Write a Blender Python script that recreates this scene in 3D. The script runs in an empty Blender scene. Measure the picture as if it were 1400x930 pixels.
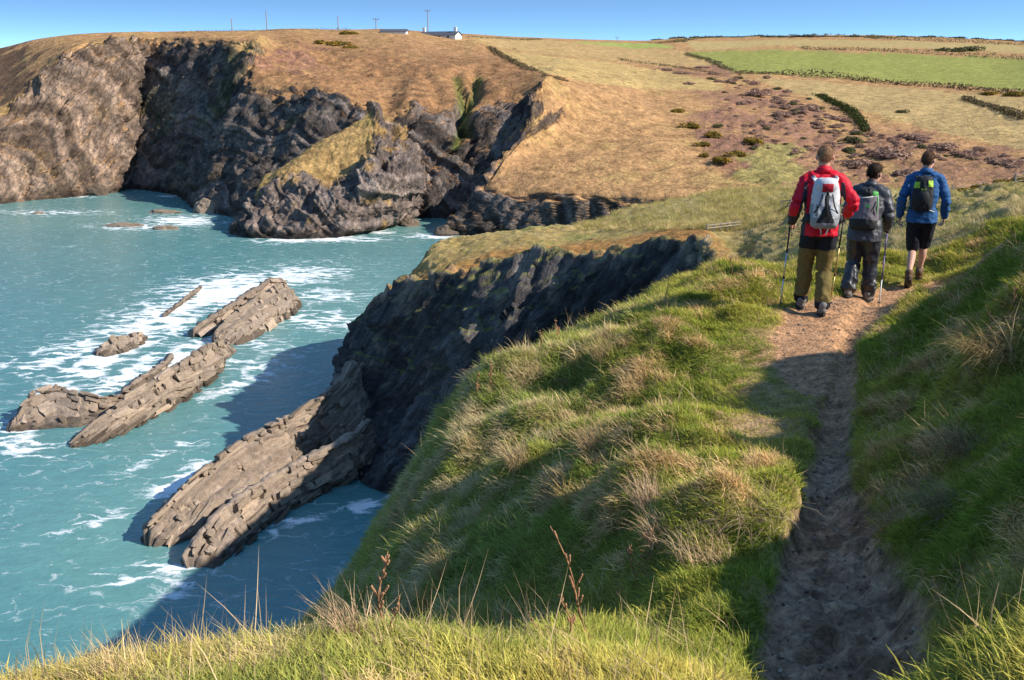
import bpy, math, random
import numpy as np
from mathutils import Vector, Matrix, Euler

sc = bpy.context.scene
COL = sc.collection
R = math.radians

# ------------------------------------------------------------------ camera
F, CX, CY, CAMZ = 1374.0, 700.0, 465.0, 38.0        # focal length and centre in photo pixels, metres above the sea
PITCH = R(15.65)
cam = bpy.data.cameras.new('camera'); cam.sensor_width = 36; cam.lens = 36 * F / 1400
cam.clip_start = 0.1; cam.clip_end = 20000
camo = bpy.data.objects.new('camera', cam); COL.objects.link(camo)
camo.location = (0, 0, CAMZ); camo.rotation_euler = (math.pi / 2 - PITCH, 0, 0)
sc.camera = camo

# ------------------------------------------------------------------ sky and sun
SUN_EL = R(35); SUN_AZ = math.atan2(0.955, -0.297)     # azimuth clockwise from +Y
w = bpy.data.worlds.new('World'); sc.world = w; w.use_nodes = True
nt = w.node_tree; nt.nodes.clear()
sky = nt.nodes.new('ShaderNodeTexSky'); sky.sky_type = 'NISHITA'; sky.sun_disc = False
sky.sun_elevation = SUN_EL; sky.sun_rotation = SUN_AZ
sky.air_density = 1.0; sky.dust_density = 0.0; sky.ozone_density = 6.0; sky.altitude = 0
geo = nt.nodes.new('ShaderNodeTexCoord')
mp = nt.nodes.new('ShaderNodeVectorMath'); mp.operation = 'MULTIPLY_ADD'
mp.inputs[1].default_value = (1, 1, 8.0); mp.inputs[2].default_value = (0, 0, 0.12)
nm = nt.nodes.new('ShaderNodeVectorMath'); nm.operation = 'NORMALIZE'
nt.links.new(geo.outputs['Generated'], mp.inputs[0]); nt.links.new(mp.outputs[0], nm.inputs[0]); nt.links.new(nm.outputs[0], sky.inputs[0])
bg = nt.nodes.new('ShaderNodeBackground'); bg.inputs[1].default_value = 0.15
wo = nt.nodes.new('ShaderNodeOutputWorld')
sm = nt.nodes.new('ShaderNodeMix'); sm.data_type = 'RGBA'; sm.blend_type = 'MULTIPLY'; sm.inputs[0].default_value = 1; sm.inputs[7].default_value = (.88, .93, .83, 1)
nt.links.new(sky.outputs[0], sm.inputs[6]); nt.links.new(sm.outputs[2], bg.inputs[0]); nt.links.new(bg.outputs[0], wo.inputs[0])
sl = bpy.data.lights.new('sun', 'SUN'); sl.energy = 3.0; sl.angle = R(0.5); sl.color = (1.0, 0.93, 0.82)
so = bpy.data.objects.new('sun', sl); COL.objects.link(so)
sdir = Vector((math.sin(SUN_AZ) * math.cos(SUN_EL), math.cos(SUN_AZ) * math.cos(SUN_EL), math.sin(SUN_EL)))
so.rotation_euler = sdir.to_track_quat('Z', 'Y').to_euler(); so.location = (40, -20, 120)
sc.view_settings.view_transform = 'Standard'; sc.view_settings.look = 'None'
sc.view_settings.exposure = 1.22; sc.view_settings.gamma = 1.0; sc.view_settings.use_curve_mapping = False
sc.render.engine = 'CYCLES'
sc.cycles.max_bounces = 5; sc.cycles.diffuse_bounces = 2; sc.cycles.glossy_bounces = 2
sc.cycles.transmission_bounces = 3; sc.cycles.transparent_max_bounces = 4; sc.cycles.use_denoising = True
sc.cycles.sample_clamp_indirect = 4

# ------------------------------------------------------------------ geometry helpers
SP, CP = math.sin(PITCH), math.cos(PITCH)
def W(px, py, Y):
    dy = CP * F + SP * (CY - py); dz = -SP * F + CP * (CY - py)
    s = Y / dy
    return (s * (px - CX), Y, CAMZ + s * dz)
def WZ(px, py, z):
    dy = CP * F + SP * (CY - py); dz = -SP * F + CP * (CY - py)
    s = (z - CAMZ) / dz
    return (s * (px - CX), s * dy, z)
def S(px, py): return WZ(px, py, 0.0)
def proj(P):
    P = np.asarray(P, float); x = P[..., 0]; y = P[..., 1]; z = P[..., 2] - CAMZ
    d = y * CP - z * SP; u = y * SP + z * CP
    d = np.maximum(d, 0.05)
    return CX + F * x / d, CY - F * u / d

_rng = np.random.default_rng(7)
_G = _rng.normal(size=(4096, 3)); _G /= np.linalg.norm(_G, axis=1)[:, None]
def _h(i, j, k, seed):
    h = (i * 73856093) ^ (j * 19349663) ^ (k * 83492791) ^ (seed * 2654435761)
    h = (h ^ (h >> 13)) * 1274126177
    return (h ^ (h >> 16)) & 4095
def noise(P, seed=0):
    P = np.asarray(P, float); shp = P.shape[:-1]; P = P.reshape(-1, 3)
    I = np.floor(P).astype(np.int64); f = P - I
    u = f * f * f * (f * (f * 6 - 15) + 10)
    r = np.zeros(len(P))
    for a in (0, 1):
        wa = u[:, 0] if a else 1 - u[:, 0]
        for b in (0, 1):
            wb = wa * (u[:, 1] if b else 1 - u[:, 1])
            for c in (0, 1):
                g = _G[_h(I[:, 0] + a, I[:, 1] + b, I[:, 2] + c, seed)]
                d = (f[:, 0] - a) * g[:, 0] + (f[:, 1] - b) * g[:, 1] + (f[:, 2] - c) * g[:, 2]
                r += wb * (u[:, 2] if c else 1 - u[:, 2]) * d
    return (r * 1.6).reshape(shp)
_ROT = np.array(Euler((0.6, 0.9, 0.4)).to_matrix())
def fbm(P, scale, octv=4, seed=0, gain=0.5, ridged=False):
    P = np.asarray(P, float) / np.asarray(scale, float); a = 1.0; r = 0; n = 0
    for o in range(octv):
        v = noise(P, seed + o)
        if ridged: v = 1 - 2 * np.abs(v)
        r = r + a * v; n += a; a *= gain; P = (P @ _ROT) * 2.03 + 11.3
    return r / n
def facet(P, scale, seed, mask=None, tilt=.9):
    """broken rock: every cell is its own tilted plane, with a sharp step to its neighbours"""
    shp = P.shape[:-1]; Q = (np.asarray(P, float) / np.asarray(scale, float)).reshape(-1, 3); out = np.zeros(len(Q))
    idx = np.arange(len(Q)) if mask is None else np.where(np.asarray(mask).reshape(-1))[0]
    q = Q[idx]; I = np.floor(q).astype(np.int64); best = np.full(len(q), 9.); val = np.zeros(len(q))
    for a in (-1, 0, 1):
        for b in (-1, 0, 1):
            for c in (-1, 0, 1):
                h = _h(I[:, 0] + a, I[:, 1] + b, I[:, 2] + c, seed); cp = np.stack([I[:, 0] + a, I[:, 1] + b, I[:, 2] + c], -1) + .5 + .42 * _G[h]
                dv = q - cp; d = np.einsum('ij,ij->i', dv, dv); k = d < best
                hv = _h(I[:, 0] + a, I[:, 1] + b, I[:, 2] + c, seed + 50)
                v = hv / 4095. - .5 + tilt * np.einsum('ij,ij->i', dv, _G[hv]) ; best = np.where(k, d, best); val = np.where(k, v, val)
    out[idx] = val; return out.reshape(shp)
def sstep(a, b, x): t = np.clip((x - a) / (b - a), 0, 1); return t * t * (3 - 2 * t)
def hash1(i, seed=0): return (_h(i.astype(np.int64), i.astype(np.int64) * 7 + 3, i.astype(np.int64) * 0 + 5, seed) / 4095.0)
def lerp(a, b, t): return a + (b - a) * t

def pchip(t, y, tq):
    """t (K,), y (K,...) -> values at tq (N,...)"""
    t = np.asarray(t, float); y = np.asarray(y, float); tq = np.asarray(tq, float)
    h = np.diff(t); e = (slice(None),) + (None,) * (y.ndim - 1)
    dl = np.diff(y, axis=0) / h[e]
    d = np.zeros_like(y); d[0] = dl[0]; d[-1] = dl[-1]
    if len(t) > 2:
        a, b = dl[:-1], dl[1:]
        d[1:-1] = np.where(a * b > 0, 2 * a * b / np.where(np.abs(a + b) < 1e-12, 1e-12, a + b), 0)
    i = np.clip(np.searchsorted(t, tq, side='right') - 1, 0, len(t) - 2)
    hh = h[i][e]; s = ((tq - t[i]) / h[i])[e]
    return ((1 + 2 * s) * (1 - s) ** 2 * y[i] + s * (1 - s) ** 2 * hh * d[i] + s * s * (3 - 2 * s) * y[i + 1] + s * s * (s - 1) * hh * d[i + 1])
def loft(C, us, vs):
    """C (Rows,K,3) control net -> grid. us / vs: number of cells in each column / row interval."""
    C = np.asarray(C, float); K = C.shape[1]; Rn = C.shape[0]
    tv = np.concatenate([np.linspace(i, i + 1, n, endpoint=False) for i, n in enumerate(vs)] + [[Rn - 1]])
    tu = np.concatenate([np.linspace(i, i + 1, n, endpoint=False) for i, n in enumerate(us)] + [[K - 1]])
    A = pchip(np.arange(K), np.swapaxes(C, 0, 1), tu)       # (U,R,3)
    B = pchip(np.arange(Rn), np.swapaxes(A, 0, 1), tv)      # (V,U,3)
    return B, tv, tu
def gnormals(P, flip=1):
    du = np.gradient(P, axis=1); dv = np.gradient(P, axis=0)
    n = np.cross(du, dv); n /= np.maximum(np.linalg.norm(n, axis=-1), 1e-9)[..., None]
    return n * flip
def mesh_from(name, V, faces, mat=None, col=None, smooth=True, mats=None, midx=None):
    me = bpy.data.meshes.new(name); V = np.asarray(V, np.float32).reshape(-1, 3); faces = np.asarray(faces, np.int32)
    n, k = faces.shape
    me.vertices.add(len(V)); me.vertices.foreach_set('co', V.ravel())
    me.loops.add(n * k); me.loops.foreach_set('vertex_index', faces.ravel())
    me.polygons.add(n); me.polygons.foreach_set('loop_start', np.arange(0, n * k, k, dtype=np.int32))
    if smooth: me.polygons.foreach_set('use_smooth', np.ones(n, bool))
    for m in (mats or ([mat] if mat else [])): me.materials.append(m)
    if midx is not None: me.polygons.foreach_set('material_index', np.asarray(midx, np.int32))
    me.update(calc_edges=True)
    if not smooth:
        me.polygons.foreach_set('use_smooth', np.zeros(n, bool))
    if col is not None:
        c = np.ones((len(V), 4), np.float32); cl = np.asarray(col); cl = cl.reshape(-1, cl.shape[-1]); c[:, :cl.shape[1]] = cl
        a = me.color_attributes.new('Col', 'FLOAT_COLOR', 'POINT'); a.data.foreach_set('color', c.ravel())
    return me
def grid_faces(nv, nu, closed=False):
    i = np.arange(nv - 1)[:, None]; j = np.arange(nu if closed else nu - 1)[None, :]; j1 = (j + 1) % nu
    return np.stack([i * nu + j, i * nu + j1, (i + 1) * nu + j1, (i + 1) * nu + j], -1).reshape(-1, 4)
def add(name, me, parent=None, label=None, cat=None, group=None, kind=None, loc=None):
    o = bpy.data.objects.new(name, me); COL.objects.link(o)
    if parent: o.parent = parent
    if label: o['label'] = label
    if cat: o['category'] = cat
    if group: o['group'] = group
    if kind: o['kind'] = kind
    if loc is not None: o.location = loc
    return o
class MB:
    """collects boxes, tubes and sheets; one mesh"""
    def __init__(s): s.v = []; s.f = []; s.m = []
    def raw(s, V, Fc, m=0):
        b = len(s.v); s.v += [tuple(p) for p in V]; s.f += [tuple(b + i for i in f) for f in Fc]; s.m += [m] * len(Fc)
    def box(s, c, d, rot=None, m=0):
        V = [Vector((x * d[0] / 2, y * d[1] / 2, z * d[2] / 2)) for x in (-1, 1) for y in (-1, 1) for z in (-1, 1)]
        if rot is not None: V = [rot @ p for p in V]
        c = Vector(c)
        s.raw([p + c for p in V], [(0, 1, 3, 2), (4, 6, 7, 5), (0, 4, 5, 1), (2, 3, 7, 6), (0, 2, 6, 4), (1, 5, 7, 3)], m)
    def tube(s, pts, rad, n=8, m=0, cap=True, flat=(1, 1), up=(0, 0, 1)):
        pts = [Vector(p) for p in pts]; rad = rad if hasattr(rad, '__len__') else [rad] * len(pts)
        V = []; Fc = []
        for i, p in enumerate(pts):
            t = (pts[min(i + 1, len(pts) - 1)] - pts[max(i - 1, 0)]).normalized()
            a = Vector(up) if abs(t.dot(Vector(up))) < 0.95 else Vector((0, 1, 0))
            x = t.cross(a).normalized(); y = x.cross(t).normalized(); r = rad[i]
            for k in range(n):
                g = 2 * math.pi * k / n
                V.append(p + x * math.cos(g) * r * flat[0] + y * math.sin(g) * r * flat[1])
        for i in range(len(pts) - 1):
            for k in range(n):
                k1 = (k + 1) % n; Fc.append((i * n + k, i * n + k1, (i + 1) * n + k1, (i + 1) * n + k))
        if cap: Fc.append(tuple(range(n - 1, -1, -1))); Fc.append(tuple((len(pts) - 1) * n + k for k in range(n)))
        s.raw(V, Fc, m)
    def ell(s, c, r, rot=None, nu=16, nv=10, m=0):
        V = []; Fc = []; c = Vector(c)
        for i in range(nv + 1):
            th = math.pi * i / nv
            for k in range(nu):
                g = 2 * math.pi * k / nu
                p = Vector((r[0] * math.sin(th) * math.cos(g), r[1] * math.sin(th) * math.sin(g), r[2] * math.cos(th)))
                V.append((rot @ p if rot is not None else p) + c)
        for i in range(nv):
            for k in range(nu):
                k1 = (k + 1) % nu; Fc.append((i * nu + k, (i + 1) * nu + k, (i + 1) * nu + k1, i * nu + k1))
        s.raw(V, Fc, m)
    def mesh(s, name, mats, smooth=False):
        me = bpy.data.meshes.new(name); me.from_pydata([tuple(p) for p in s.v], [], s.f)
        for m in (mats if isinstance(mats, (list, tuple)) else [mats]): me.materials.append(m)
        me.polygons.foreach_set('material_index', np.array(s.m, np.int32))
        me.polygons.foreach_set('use_smooth', np.full(len(s.f), smooth))
        me.update(); return me

# ------------------------------------------------------------------ materials
def new_mat(name):
    m = bpy.data.materials.new(name); m.use_nodes = True; t = m.node_tree; t.nodes.clear()
    out = t.nodes.new('ShaderNodeOutputMaterial'); return m, t, out
def N(t, kind, **kw):
    n = t.nodes.new(kind)
    for k, v in kw.items(): setattr(n, k, v)
    return n
def noise_node(t, scale, detail=4, rough=0.55, coord='Object', vec=None):
    n = N(t, 'ShaderNodeTexNoise'); n.inputs['Scale'].default_value = scale; n.inputs['Detail'].default_value = detail
    n.inputs['Roughness'].default_value = rough
    if vec is None:
        tc = N(t, 'ShaderNodeTexCoord'); vec = tc.outputs[coord]
    t.links.new(vec, n.inputs['Vector']); return n
def ramp(t, src, stops):
    r = N(t, 'ShaderNodeValToRGB'); e = r.color_ramp.elements
    while len(e) < len(stops): e.new(0.5)
    for q, (p, c) in zip(e, stops):
        q.position = p; q.color = c if len(c) == 4 else (*c, 1)
    t.links.new(src, r.inputs[0]); return r
def mul(t, a, b, typ='MULTIPLY', fac=1.0):
    m = N(t, 'ShaderNodeMix', data_type='RGBA', blend_type=typ); m.inputs[0].default_value = fac
    for s, i in ((a, 6), (b, 7)):
        if isinstance(s, tuple): m.inputs[i].default_value = s
        else: t.links.new(s, m.inputs[i])
    return m.outputs[2]
def vcol_mat(name, scales, var=0.35, bump=(0.5, 0.3), rough=0.95, spec=0.08, bed=None):
    """vertex base colour broken up by noise, with fine relief"""
    m, t, out = new_mat(name)
    a = N(t, 'ShaderNodeAttribute', attribute_name='Col'); c = a.outputs['Color']
    h = None
    for i, s in enumerate(scales):
        n = noise_node(t, s, 5, 0.62)
        r = ramp(t, n.outputs[0], [(0.28, (1 - var,) * 3), (0.5, (1, 1, 1)), (0.74, (1 + var, 1 + var * 0.96, 1 + var * 0.9))])
        c = mul(t, c, r.outputs[0])
        h = n if h is None or i == len(scales) - 1 else h
    hs = h.outputs[0]
    if bed:
        # thin beds: noise squeezed across the bedding, only where the surface is rock (attribute alpha)
        tc = N(t, 'ShaderNodeTexCoord'); mg = N(t, 'ShaderNodeMapping'); mg.vector_type = 'TEXTURE'
        mg.inputs['Rotation'].default_value = bed[0]; mg.inputs['Scale'].default_value = bed[1]
        wn = noise_node(t, bed[2], 3, .5); wv = N(t, 'ShaderNodeVectorMath', operation='MULTIPLY_ADD'); wv.inputs[1].default_value = (bed[3],) * 3
        t.links.new(wn.outputs['Color'], wv.inputs[0]); t.links.new(tc.outputs['Object'], wv.inputs[2]); t.links.new(wv.outputs[0], mg.inputs[0])
        bn_ = noise_node(t, 1.0, 4, .65, vec=mg.outputs[0])
        br = ramp(t, bn_.outputs[0], [(.3, (.6, .6, .62)), (.48, (.97, .97, .97)), (.7, (1.32, 1.27, 1.2))])
        mb_ = N(t, 'ShaderNodeMix', data_type='RGBA', blend_type='MULTIPLY'); t.links.new(a.outputs['Alpha'], mb_.inputs[0]); t.links.new(c, mb_.inputs[6]); t.links.new(br.outputs[0], mb_.inputs[7]); c = mb_.outputs[2]
        ha = N(t, 'ShaderNodeMath', operation='MULTIPLY'); t.links.new(bn_.outputs[0], ha.inputs[0]); t.links.new(a.outputs['Alpha'], ha.inputs[1])
        hb = N(t, 'ShaderNodeMath', operation='MULTIPLY_ADD'); hb.inputs[1].default_value = 2.2; t.links.new(ha.outputs[0], hb.inputs[0]); t.links.new(h.outputs[0], hb.inputs[2]); hs = hb.outputs[0]
        # joints: cells stretched along the beds, each block set at its own height with a dark crack round it
        wv2 = N(t, 'ShaderNodeVectorMath', operation='MULTIPLY_ADD'); wv2.inputs[1].default_value = (.9,) * 3; t.links.new(bn_.outputs['Color'], wv2.inputs[0]); t.links.new(mg.outputs[0], wv2.inputs[2])
        jc = []
        for js, amt in ((bed[4], .75), (bed[4] * 2.7, .28)):
            v1 = N(t, 'ShaderNodeTexVoronoi'); v1.inputs['Scale'].default_value = js; t.links.new(wv2.outputs[0], v1.inputs['Vector'])
            v2 = N(t, 'ShaderNodeTexVoronoi', feature='DISTANCE_TO_EDGE'); v2.inputs['Scale'].default_value = js; t.links.new(wv2.outputs[0], v2.inputs['Vector'])
            cr_ = ramp(t, v2.outputs[0], [(0, (.5, .49, .5)), (.09, (1, 1, 1))])
            sv = N(t, 'ShaderNodeSeparateColor'); t.links.new(v1.outputs['Color'], sv.inputs[0])
            tr_ = ramp(t, sv.outputs[1], [(0, (.72, .72, .74)), (1, (1.3, 1.27, 1.22))])
            k_ = mul(t, cr_.outputs[0], tr_.outputs[0])
            mj = N(t, 'ShaderNodeMix', data_type='RGBA', blend_type='MULTIPLY'); ja = N(t, 'ShaderNodeMath', operation='MULTIPLY'); ja.inputs[1].default_value = amt * .8
            t.links.new(a.outputs['Alpha'], ja.inputs[0]); t.links.new(ja.outputs[0], mj.inputs[0]); t.links.new(c, mj.inputs[6]); t.links.new(k_, mj.inputs[7]); c = mj.outputs[2]
            hh = N(t, 'ShaderNodeMath', operation='MULTIPLY'); t.links.new(sv.outputs[0], hh.inputs[0]); t.links.new(ja.outputs[0], hh.inputs[1])
            h2 = N(t, 'ShaderNodeMath', operation='MULTIPLY_ADD'); h2.inputs[1].default_value = 1.1; t.links.new(hh.outputs[0], h2.inputs[0]); t.links.new(hs, h2.inputs[2]); hs = h2.outputs[0]
    b = N(t, 'ShaderNodeBsdfPrincipled'); b.inputs['Roughness'].default_value = rough; b.inputs['Specular IOR Level'].default_value = spec
    t.links.new(c, b.inputs['Base Color'])
    if bump:
        bn = N(t, 'ShaderNodeBump'); bn.inputs['Strength'].default_value = bump[0]; bn.inputs['Distance'].default_value = bump[1]
        t.links.new(hs, bn.inputs['Height']); t.links.new(bn.outputs[0], b.inputs['Normal'])
    t.links.new(b.outputs[0], out.inputs[0]); return m
def plain(name, c, rough=0.7, spec=0.3, var=0.2, scale=20, bump=0.0, bdist=0.01, metal=0.0, sheen=0.0):
    m, t, out = new_mat(name)
    n = noise_node(t, scale, 5, 0.6)
    r = ramp(t, n.outputs[0], [(0.3, (1 - var,) * 3), (0.72, (1 + var,) * 3)])
    b = N(t, 'ShaderNodeBsdfPrincipled'); b.inputs['Roughness'].default_value = rough; b.inputs['Specular IOR Level'].default_value = spec
    b.inputs['Metallic'].default_value = metal
    if sheen: b.inputs['Sheen Weight'].default_value = sheen
    t.links.new(mul(t, (*c, 1), r.outputs[0]), b.inputs['Base Color'])
    if bump:
        bn = N(t, 'ShaderNodeBump'); bn.inputs['Strength'].default_value = bump; bn.inputs['Distance'].default_value = bdist
        t.links.new(n.outputs[0], bn.inputs['Height']); t.links.new(bn.outputs[0], b.inputs['Normal'])
    t.links.new(b.outputs[0], out.inputs[0]); return m
def leaf_mat(name, trans=0.35, attr=None, c=None, var=0.3):
    """thin leaf or blade; colour from a vertex colour, an instance colour or a constant"""
    m, t, out = new_mat(name)
    if attr == 'inst': a = N(t, 'ShaderNodeAttribute', attribute_name='tint', attribute_type='INSTANCER'); cc = a.outputs['Color']
    elif attr == 'Col': a = N(t, 'ShaderNodeAttribute', attribute_name='Col'); cc = a.outputs['Color']
    else: cc = (*c, 1)
    oi = N(t, 'ShaderNodeObjectInfo') if attr == 'inst' else None
    n = noise_node(t, 9, 2, 0.5)
    r = ramp(t, n.outputs[0], [(0.3, (1 - var,) * 3), (0.7, (1 + var,) * 3)])
    cc = mul(t, cc, r.outputs[0])
    d = N(t, 'ShaderNodeBsdfDiffuse'); tr = N(t, 'ShaderNodeBsdfTranslucent'); mx = N(t, 'ShaderNodeMixShader'); mx.inputs[0].default_value = trans
    t.links.new(cc, d.inputs[0]); t.links.new(cc, tr.inputs[0])
    t.links.new(d.outputs[0], mx.inputs[1]); t.links.new(tr.outputs[0], mx.inputs[2]); t.links.new(mx.outputs[0], out.inputs[0]); return m
# ================================================================== far coast: cliffs, hill and fields in one sheet
def inpoly(px, py, poly):
    r = np.zeros(px.shape, bool); n = len(poly)
    for i in range(n):
        x0, y0 = poly[i]; x1, y1 = poly[(i + 1) % n]
        c = ((y0 > py) != (y1 > py)) & (px < (x1 - x0) * (py - y0) / (y1 - y0 + 1e-9) + x0)
        r ^= c
    return r
ROCK_FAR = vcol_mat('coast_ground', (0.3, 1.0), 0.42, (0.7, 1.0), bed=((R(25), R(-38), 0), (4.2, 4.2, 1.3), .03, 12, .75))
def strata(P, nrm, thick, warp, seed, wscale=30.0):
    """bed index coordinate for folded beds"""
    q = P @ np.asarray(nrm) + warp * fbm(P, wscale, 3, seed)
    return q / thick
def bed_relief(q, seed):
    i = np.floor(q); f = q - i
    a = hash1(i, seed); b = hash1(i + 1, seed)
    return lerp(a, b, sstep(0.75, 1.0, f))

K = [  # sea foot, cliff edge, slope, slope, skyline as (px, py, distance)
 ((-330, 305), (-330, 215, 300), (-340, 180, 330), (-350, 140, 380), (-350, 100, 450)),
 ((-120, 290), (-100, 195, 285), (-110, 160, 315), (-115, 120, 360), (-120, 88, 420)),
 ((0, 279), (0, 150, 290), (0, 122, 320), (0, 95, 350), (0, 66, 400)),
 ((55, 273), (60, 98, 303), (57, 85, 325), (55, 70, 345), (55, 53, 390)),
 ((105, 269), (112, 62, 312), (107, 58, 335), (105, 52, 350), (105, 47, 380)),
 ((152, 264), (184, 54, 328), (185, 51, 350), (183, 48, 375), (180, 44, 400)),
 ((182, 259), (212, 53, 345), (215, 50, 383), (215, 47, 400), (215, 44, 430)),
 ((222, 263), (280, 51, 326), (280, 49, 390), (280, 46, 410), (280, 43, 440)),
 ((246, 270), (347, 55, 308), (350, 49, 392), (350, 46, 420), (345, 42, 450)),
 ((258, 280), (350, 88, 296), (392, 66, 345), (397, 50, 395), (390, 40, 460)),
 ((272, 288), (345, 116, 280), (415, 84, 325), (430, 60, 382), (425, 40, 470)),
 ((300, 293), (400, 121, 274), (440, 95, 318), (455, 64, 378), (450, 41, 470)),
 ((345, 300), (452, 130, 264), (475, 100, 315), (485, 66, 375), (485, 41, 470)),
 ((400, 303), (500, 148, 262), (512, 106, 312), (518, 67, 375), (520, 40, 470)),
 ((500, 303), (528, 153, 264), (545, 110, 310), (555, 68, 375), (560, 42, 470)),
 ((560, 299), (560, 141, 264), (580, 105, 310), (595, 70, 380), (600, 45, 480)),
 ((592, 298), (622, 146, 268), (635, 106, 315), (640, 75, 380), (645, 47, 500)),
 ((618, 300), (688, 133, 275), (685, 100, 325), (690, 75, 400), (690, 50, 560)),
 ((640, 303), (744, 108, 280), (752, 95, 330), (760, 78, 430), (760, 53, 650)),
 ((637, 307), (740, 155, 260), (800, 115, 315), (820, 88, 440), (825, 55, 750)),
 ((630, 312), (702, 205, 246), (840, 135, 305), (870, 95, 440), (880, 56, 850)),
 ((612, 320), (664, 252, 232), (870, 170, 280), (920, 105, 420), (930, 53, 1000)),
 ((660, 323), (705, 262, 225), (920, 185, 270), (980, 105, 430), (990, 52, 1150)),
 ((730, 325), (790, 266, 220), (970, 195, 262), (1050, 100, 460), (1060, 50, 1300)),
 ((810, 329), (870, 272, 215), (1030, 205, 255), (1120, 100, 480), (1130, 49, 1400)),
 ((900, 333), (960, 276, 210), (1100, 215, 250), (1200, 105, 480), (1200, 49, 1400)),
 ((1000, 335), (1060, 275, 205), (1180, 215, 250), (1280, 110, 470), (1290, 52, 1300)),
 ((1100, 335), (1160, 272, 200), (1260, 208, 255), (1360, 115, 460), (1370, 56, 1200)),
 ((1260, 335), (1300, 268, 195), (1400, 200, 260), (1480, 115, 450), (1480, 62, 1100)),
 ((1500, 335), (1500, 262, 190), (1600, 190, 260), (1700, 115, 450), (1700, 70, 1000)),
 ((1800, 335), (1800, 255, 185), (1900, 180, 260), (2000, 110, 450), (2000, 75, 900)),
]
rows = [[] for _ in range(8)]
for b, t, m1, m2, s in K:
    b = np.array(S(*b)); t = np.array(W(*t)); m1 = np.array(W(*m1)); m2 = np.array(W(*m2)); s = np.array(W(*s))
    mid = lerp(b, t, 0.42); mid[2] += 0.07 * t[2]
    rows[0].append(b + (0, -1.0, -4)); rows[1].append(b); rows[2].append(mid); rows[3].append(t); rows[4].append(m1); rows[5].append(m2); rows[6].append(s)
    rows[7].append(s * (1.35, 1.35, 1) + (0, 0, -9))
C = np.array(rows)
seg = np.linalg.norm(np.diff(C[1:4].mean(0), axis=0), axis=1)
us = np.clip((seg / 0.7).astype(int), 8, 52)
P, tv, tu = loft(C, us, (3, 58, 58, 42, 40, 30, 4))
nrm = gnormals(P)
nrm *= np.sign((nrm @ np.array([0, -0.6, 0.8])).mean())
# rock above the sea up to the edge; the edge wanders
wob = fbm(P, 14, 3, 3) * 0.42 + fbm(P, 4, 2, 9) * 0.16
V_ = tv[:, None] + wob + 0 * tu[None]
rock = 1 - sstep(2.72, 2.98, V_)
kcol = tu[None, :] + 0 * tv[:, None]
# right of column 24 there is no cliff, only slope
rock *= 1 - sstep(25.5, 27.5, kcol)
q = strata(P, (0.62, 0.30, 0.72), 2.3, 30, 40, 55)
rel = bed_relief(q, 1) - 0.5; rel2 = bed_relief(q * 3.3, 5) - 0.5
butt = fbm(P, (11, 11, 34), 4, 20, 0.5, ridged=True); crag = fbm(P, (5, 5, 9), 4, 31, 0.55, ridged=True)
damp = sstep(1.0, 1.35, tv)[:, None]
jn = fbm(P, (3.0, 3.0, 7.0), 3, 36, .5, True); msk = sstep(-.25, .35, fbm(P, 9, 3, 37)); rel = rel * (.25 + .95 * msk); q2 = strata(P, (-.75, .55, .35), 2.3, 9, 44, 25); rel2 = rel2 * (1.1 - .6 * msk) + (bed_relief(q2, 9) - .5) * 1.1
Pd = P @ np.array(Euler((0, R(38), R(20))).to_matrix()); Pd = Pd + 2.5 * np.stack([fbm(P, 12, 2, 41), fbm(P, 12, 2, 42), fbm(P, 12, 2, 43)], -1); rm = rock > .02
d_rock = (butt - 0.1) * 1.6 + facet(Pd, (3.6, 13, 20), 300, rm) * 1.5 + facet(Pd, (1.3, 6, 7), 310, rm) * .8 + rel * 2.0 + rel2 * .4 + (crag - .1) * .5
tus = fbm(P, 5.0, 4, 50, 0.6); big = fbm(P, 26, 3, 60)
dist = np.linalg.norm(P[..., :2], axis=-1)
d_grass = big * 1.6 + tus * 0.75 + np.maximum(0, fbm(P, 2.3, 2, 71)) * 0.45
fld = sstep(320, 420, dist)
d_grass *= lerp(1.0, 0.35, fld)
d_grass = d_grass + (sstep(8.2, 9.2, kcol) * (1 - sstep(17.2, 18.6, kcol)) * sstep(5.2, 4.2, tv)[:, None]) * (np.maximum(0, fbm(P, 4.5, 3, 73)) * 1.5 + np.maximum(0, fbm(P, (9, 9, 3), 3, 74)) * 1.2)
edge = np.exp(-((V_ - 2.9) / 0.10) ** 2) * (fbm(P, 3.5, 3, 77) * 1.6 - 0.5) * (1 - sstep(24.0, 26.0, kcol))
D = d_rock * rock * lerp(0.25, 1, damp) + d_grass * (1 - rock) + edge
skyfade = 1 - sstep(5.6, 6.0, tv)[:, None]
D *= skyfade
P = P + nrm * D[..., None]
# gullies above the inner cove
for gx in ((625, 100, 640, 190, 3.0), (655, 95, 622, 200, 3.2), (585, 95, 600, 150, 1.2)):
    ppx, ppy = proj(P); t_ = np.clip((ppy - gx[1]) / (gx[3] - gx[1]), 0, 1); cxp = gx[0] + (gx[2] - gx[0]) * t_ + 6 * np.sin(ppy * 0.11)
    g_ = np.exp(-((ppx - cxp) / 7.0) ** 2) * sstep(gx[1] - 8, gx[1] + 25, ppy) * (1 - sstep(gx[3] - 20, gx[3] + 15, ppy)) * (kcol < 18.5)
    P = P - nrm * (g_ * gx[4])[..., None]
nrm2 = gnormals(P); nrm2 *= np.sign(nrm2[..., 2].mean())
slope = np.abs(nrm2[..., 2])
px, py = proj(P)
def cc(*c): return np.array(c)
n1 = fbm(P, 22, 4, 100)[..., None]; n2 = fbm(P, 3.2, 4, 110, 0.6)[..., None]; n3 = fbm(P, 60, 3, 120)[..., None]
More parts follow.
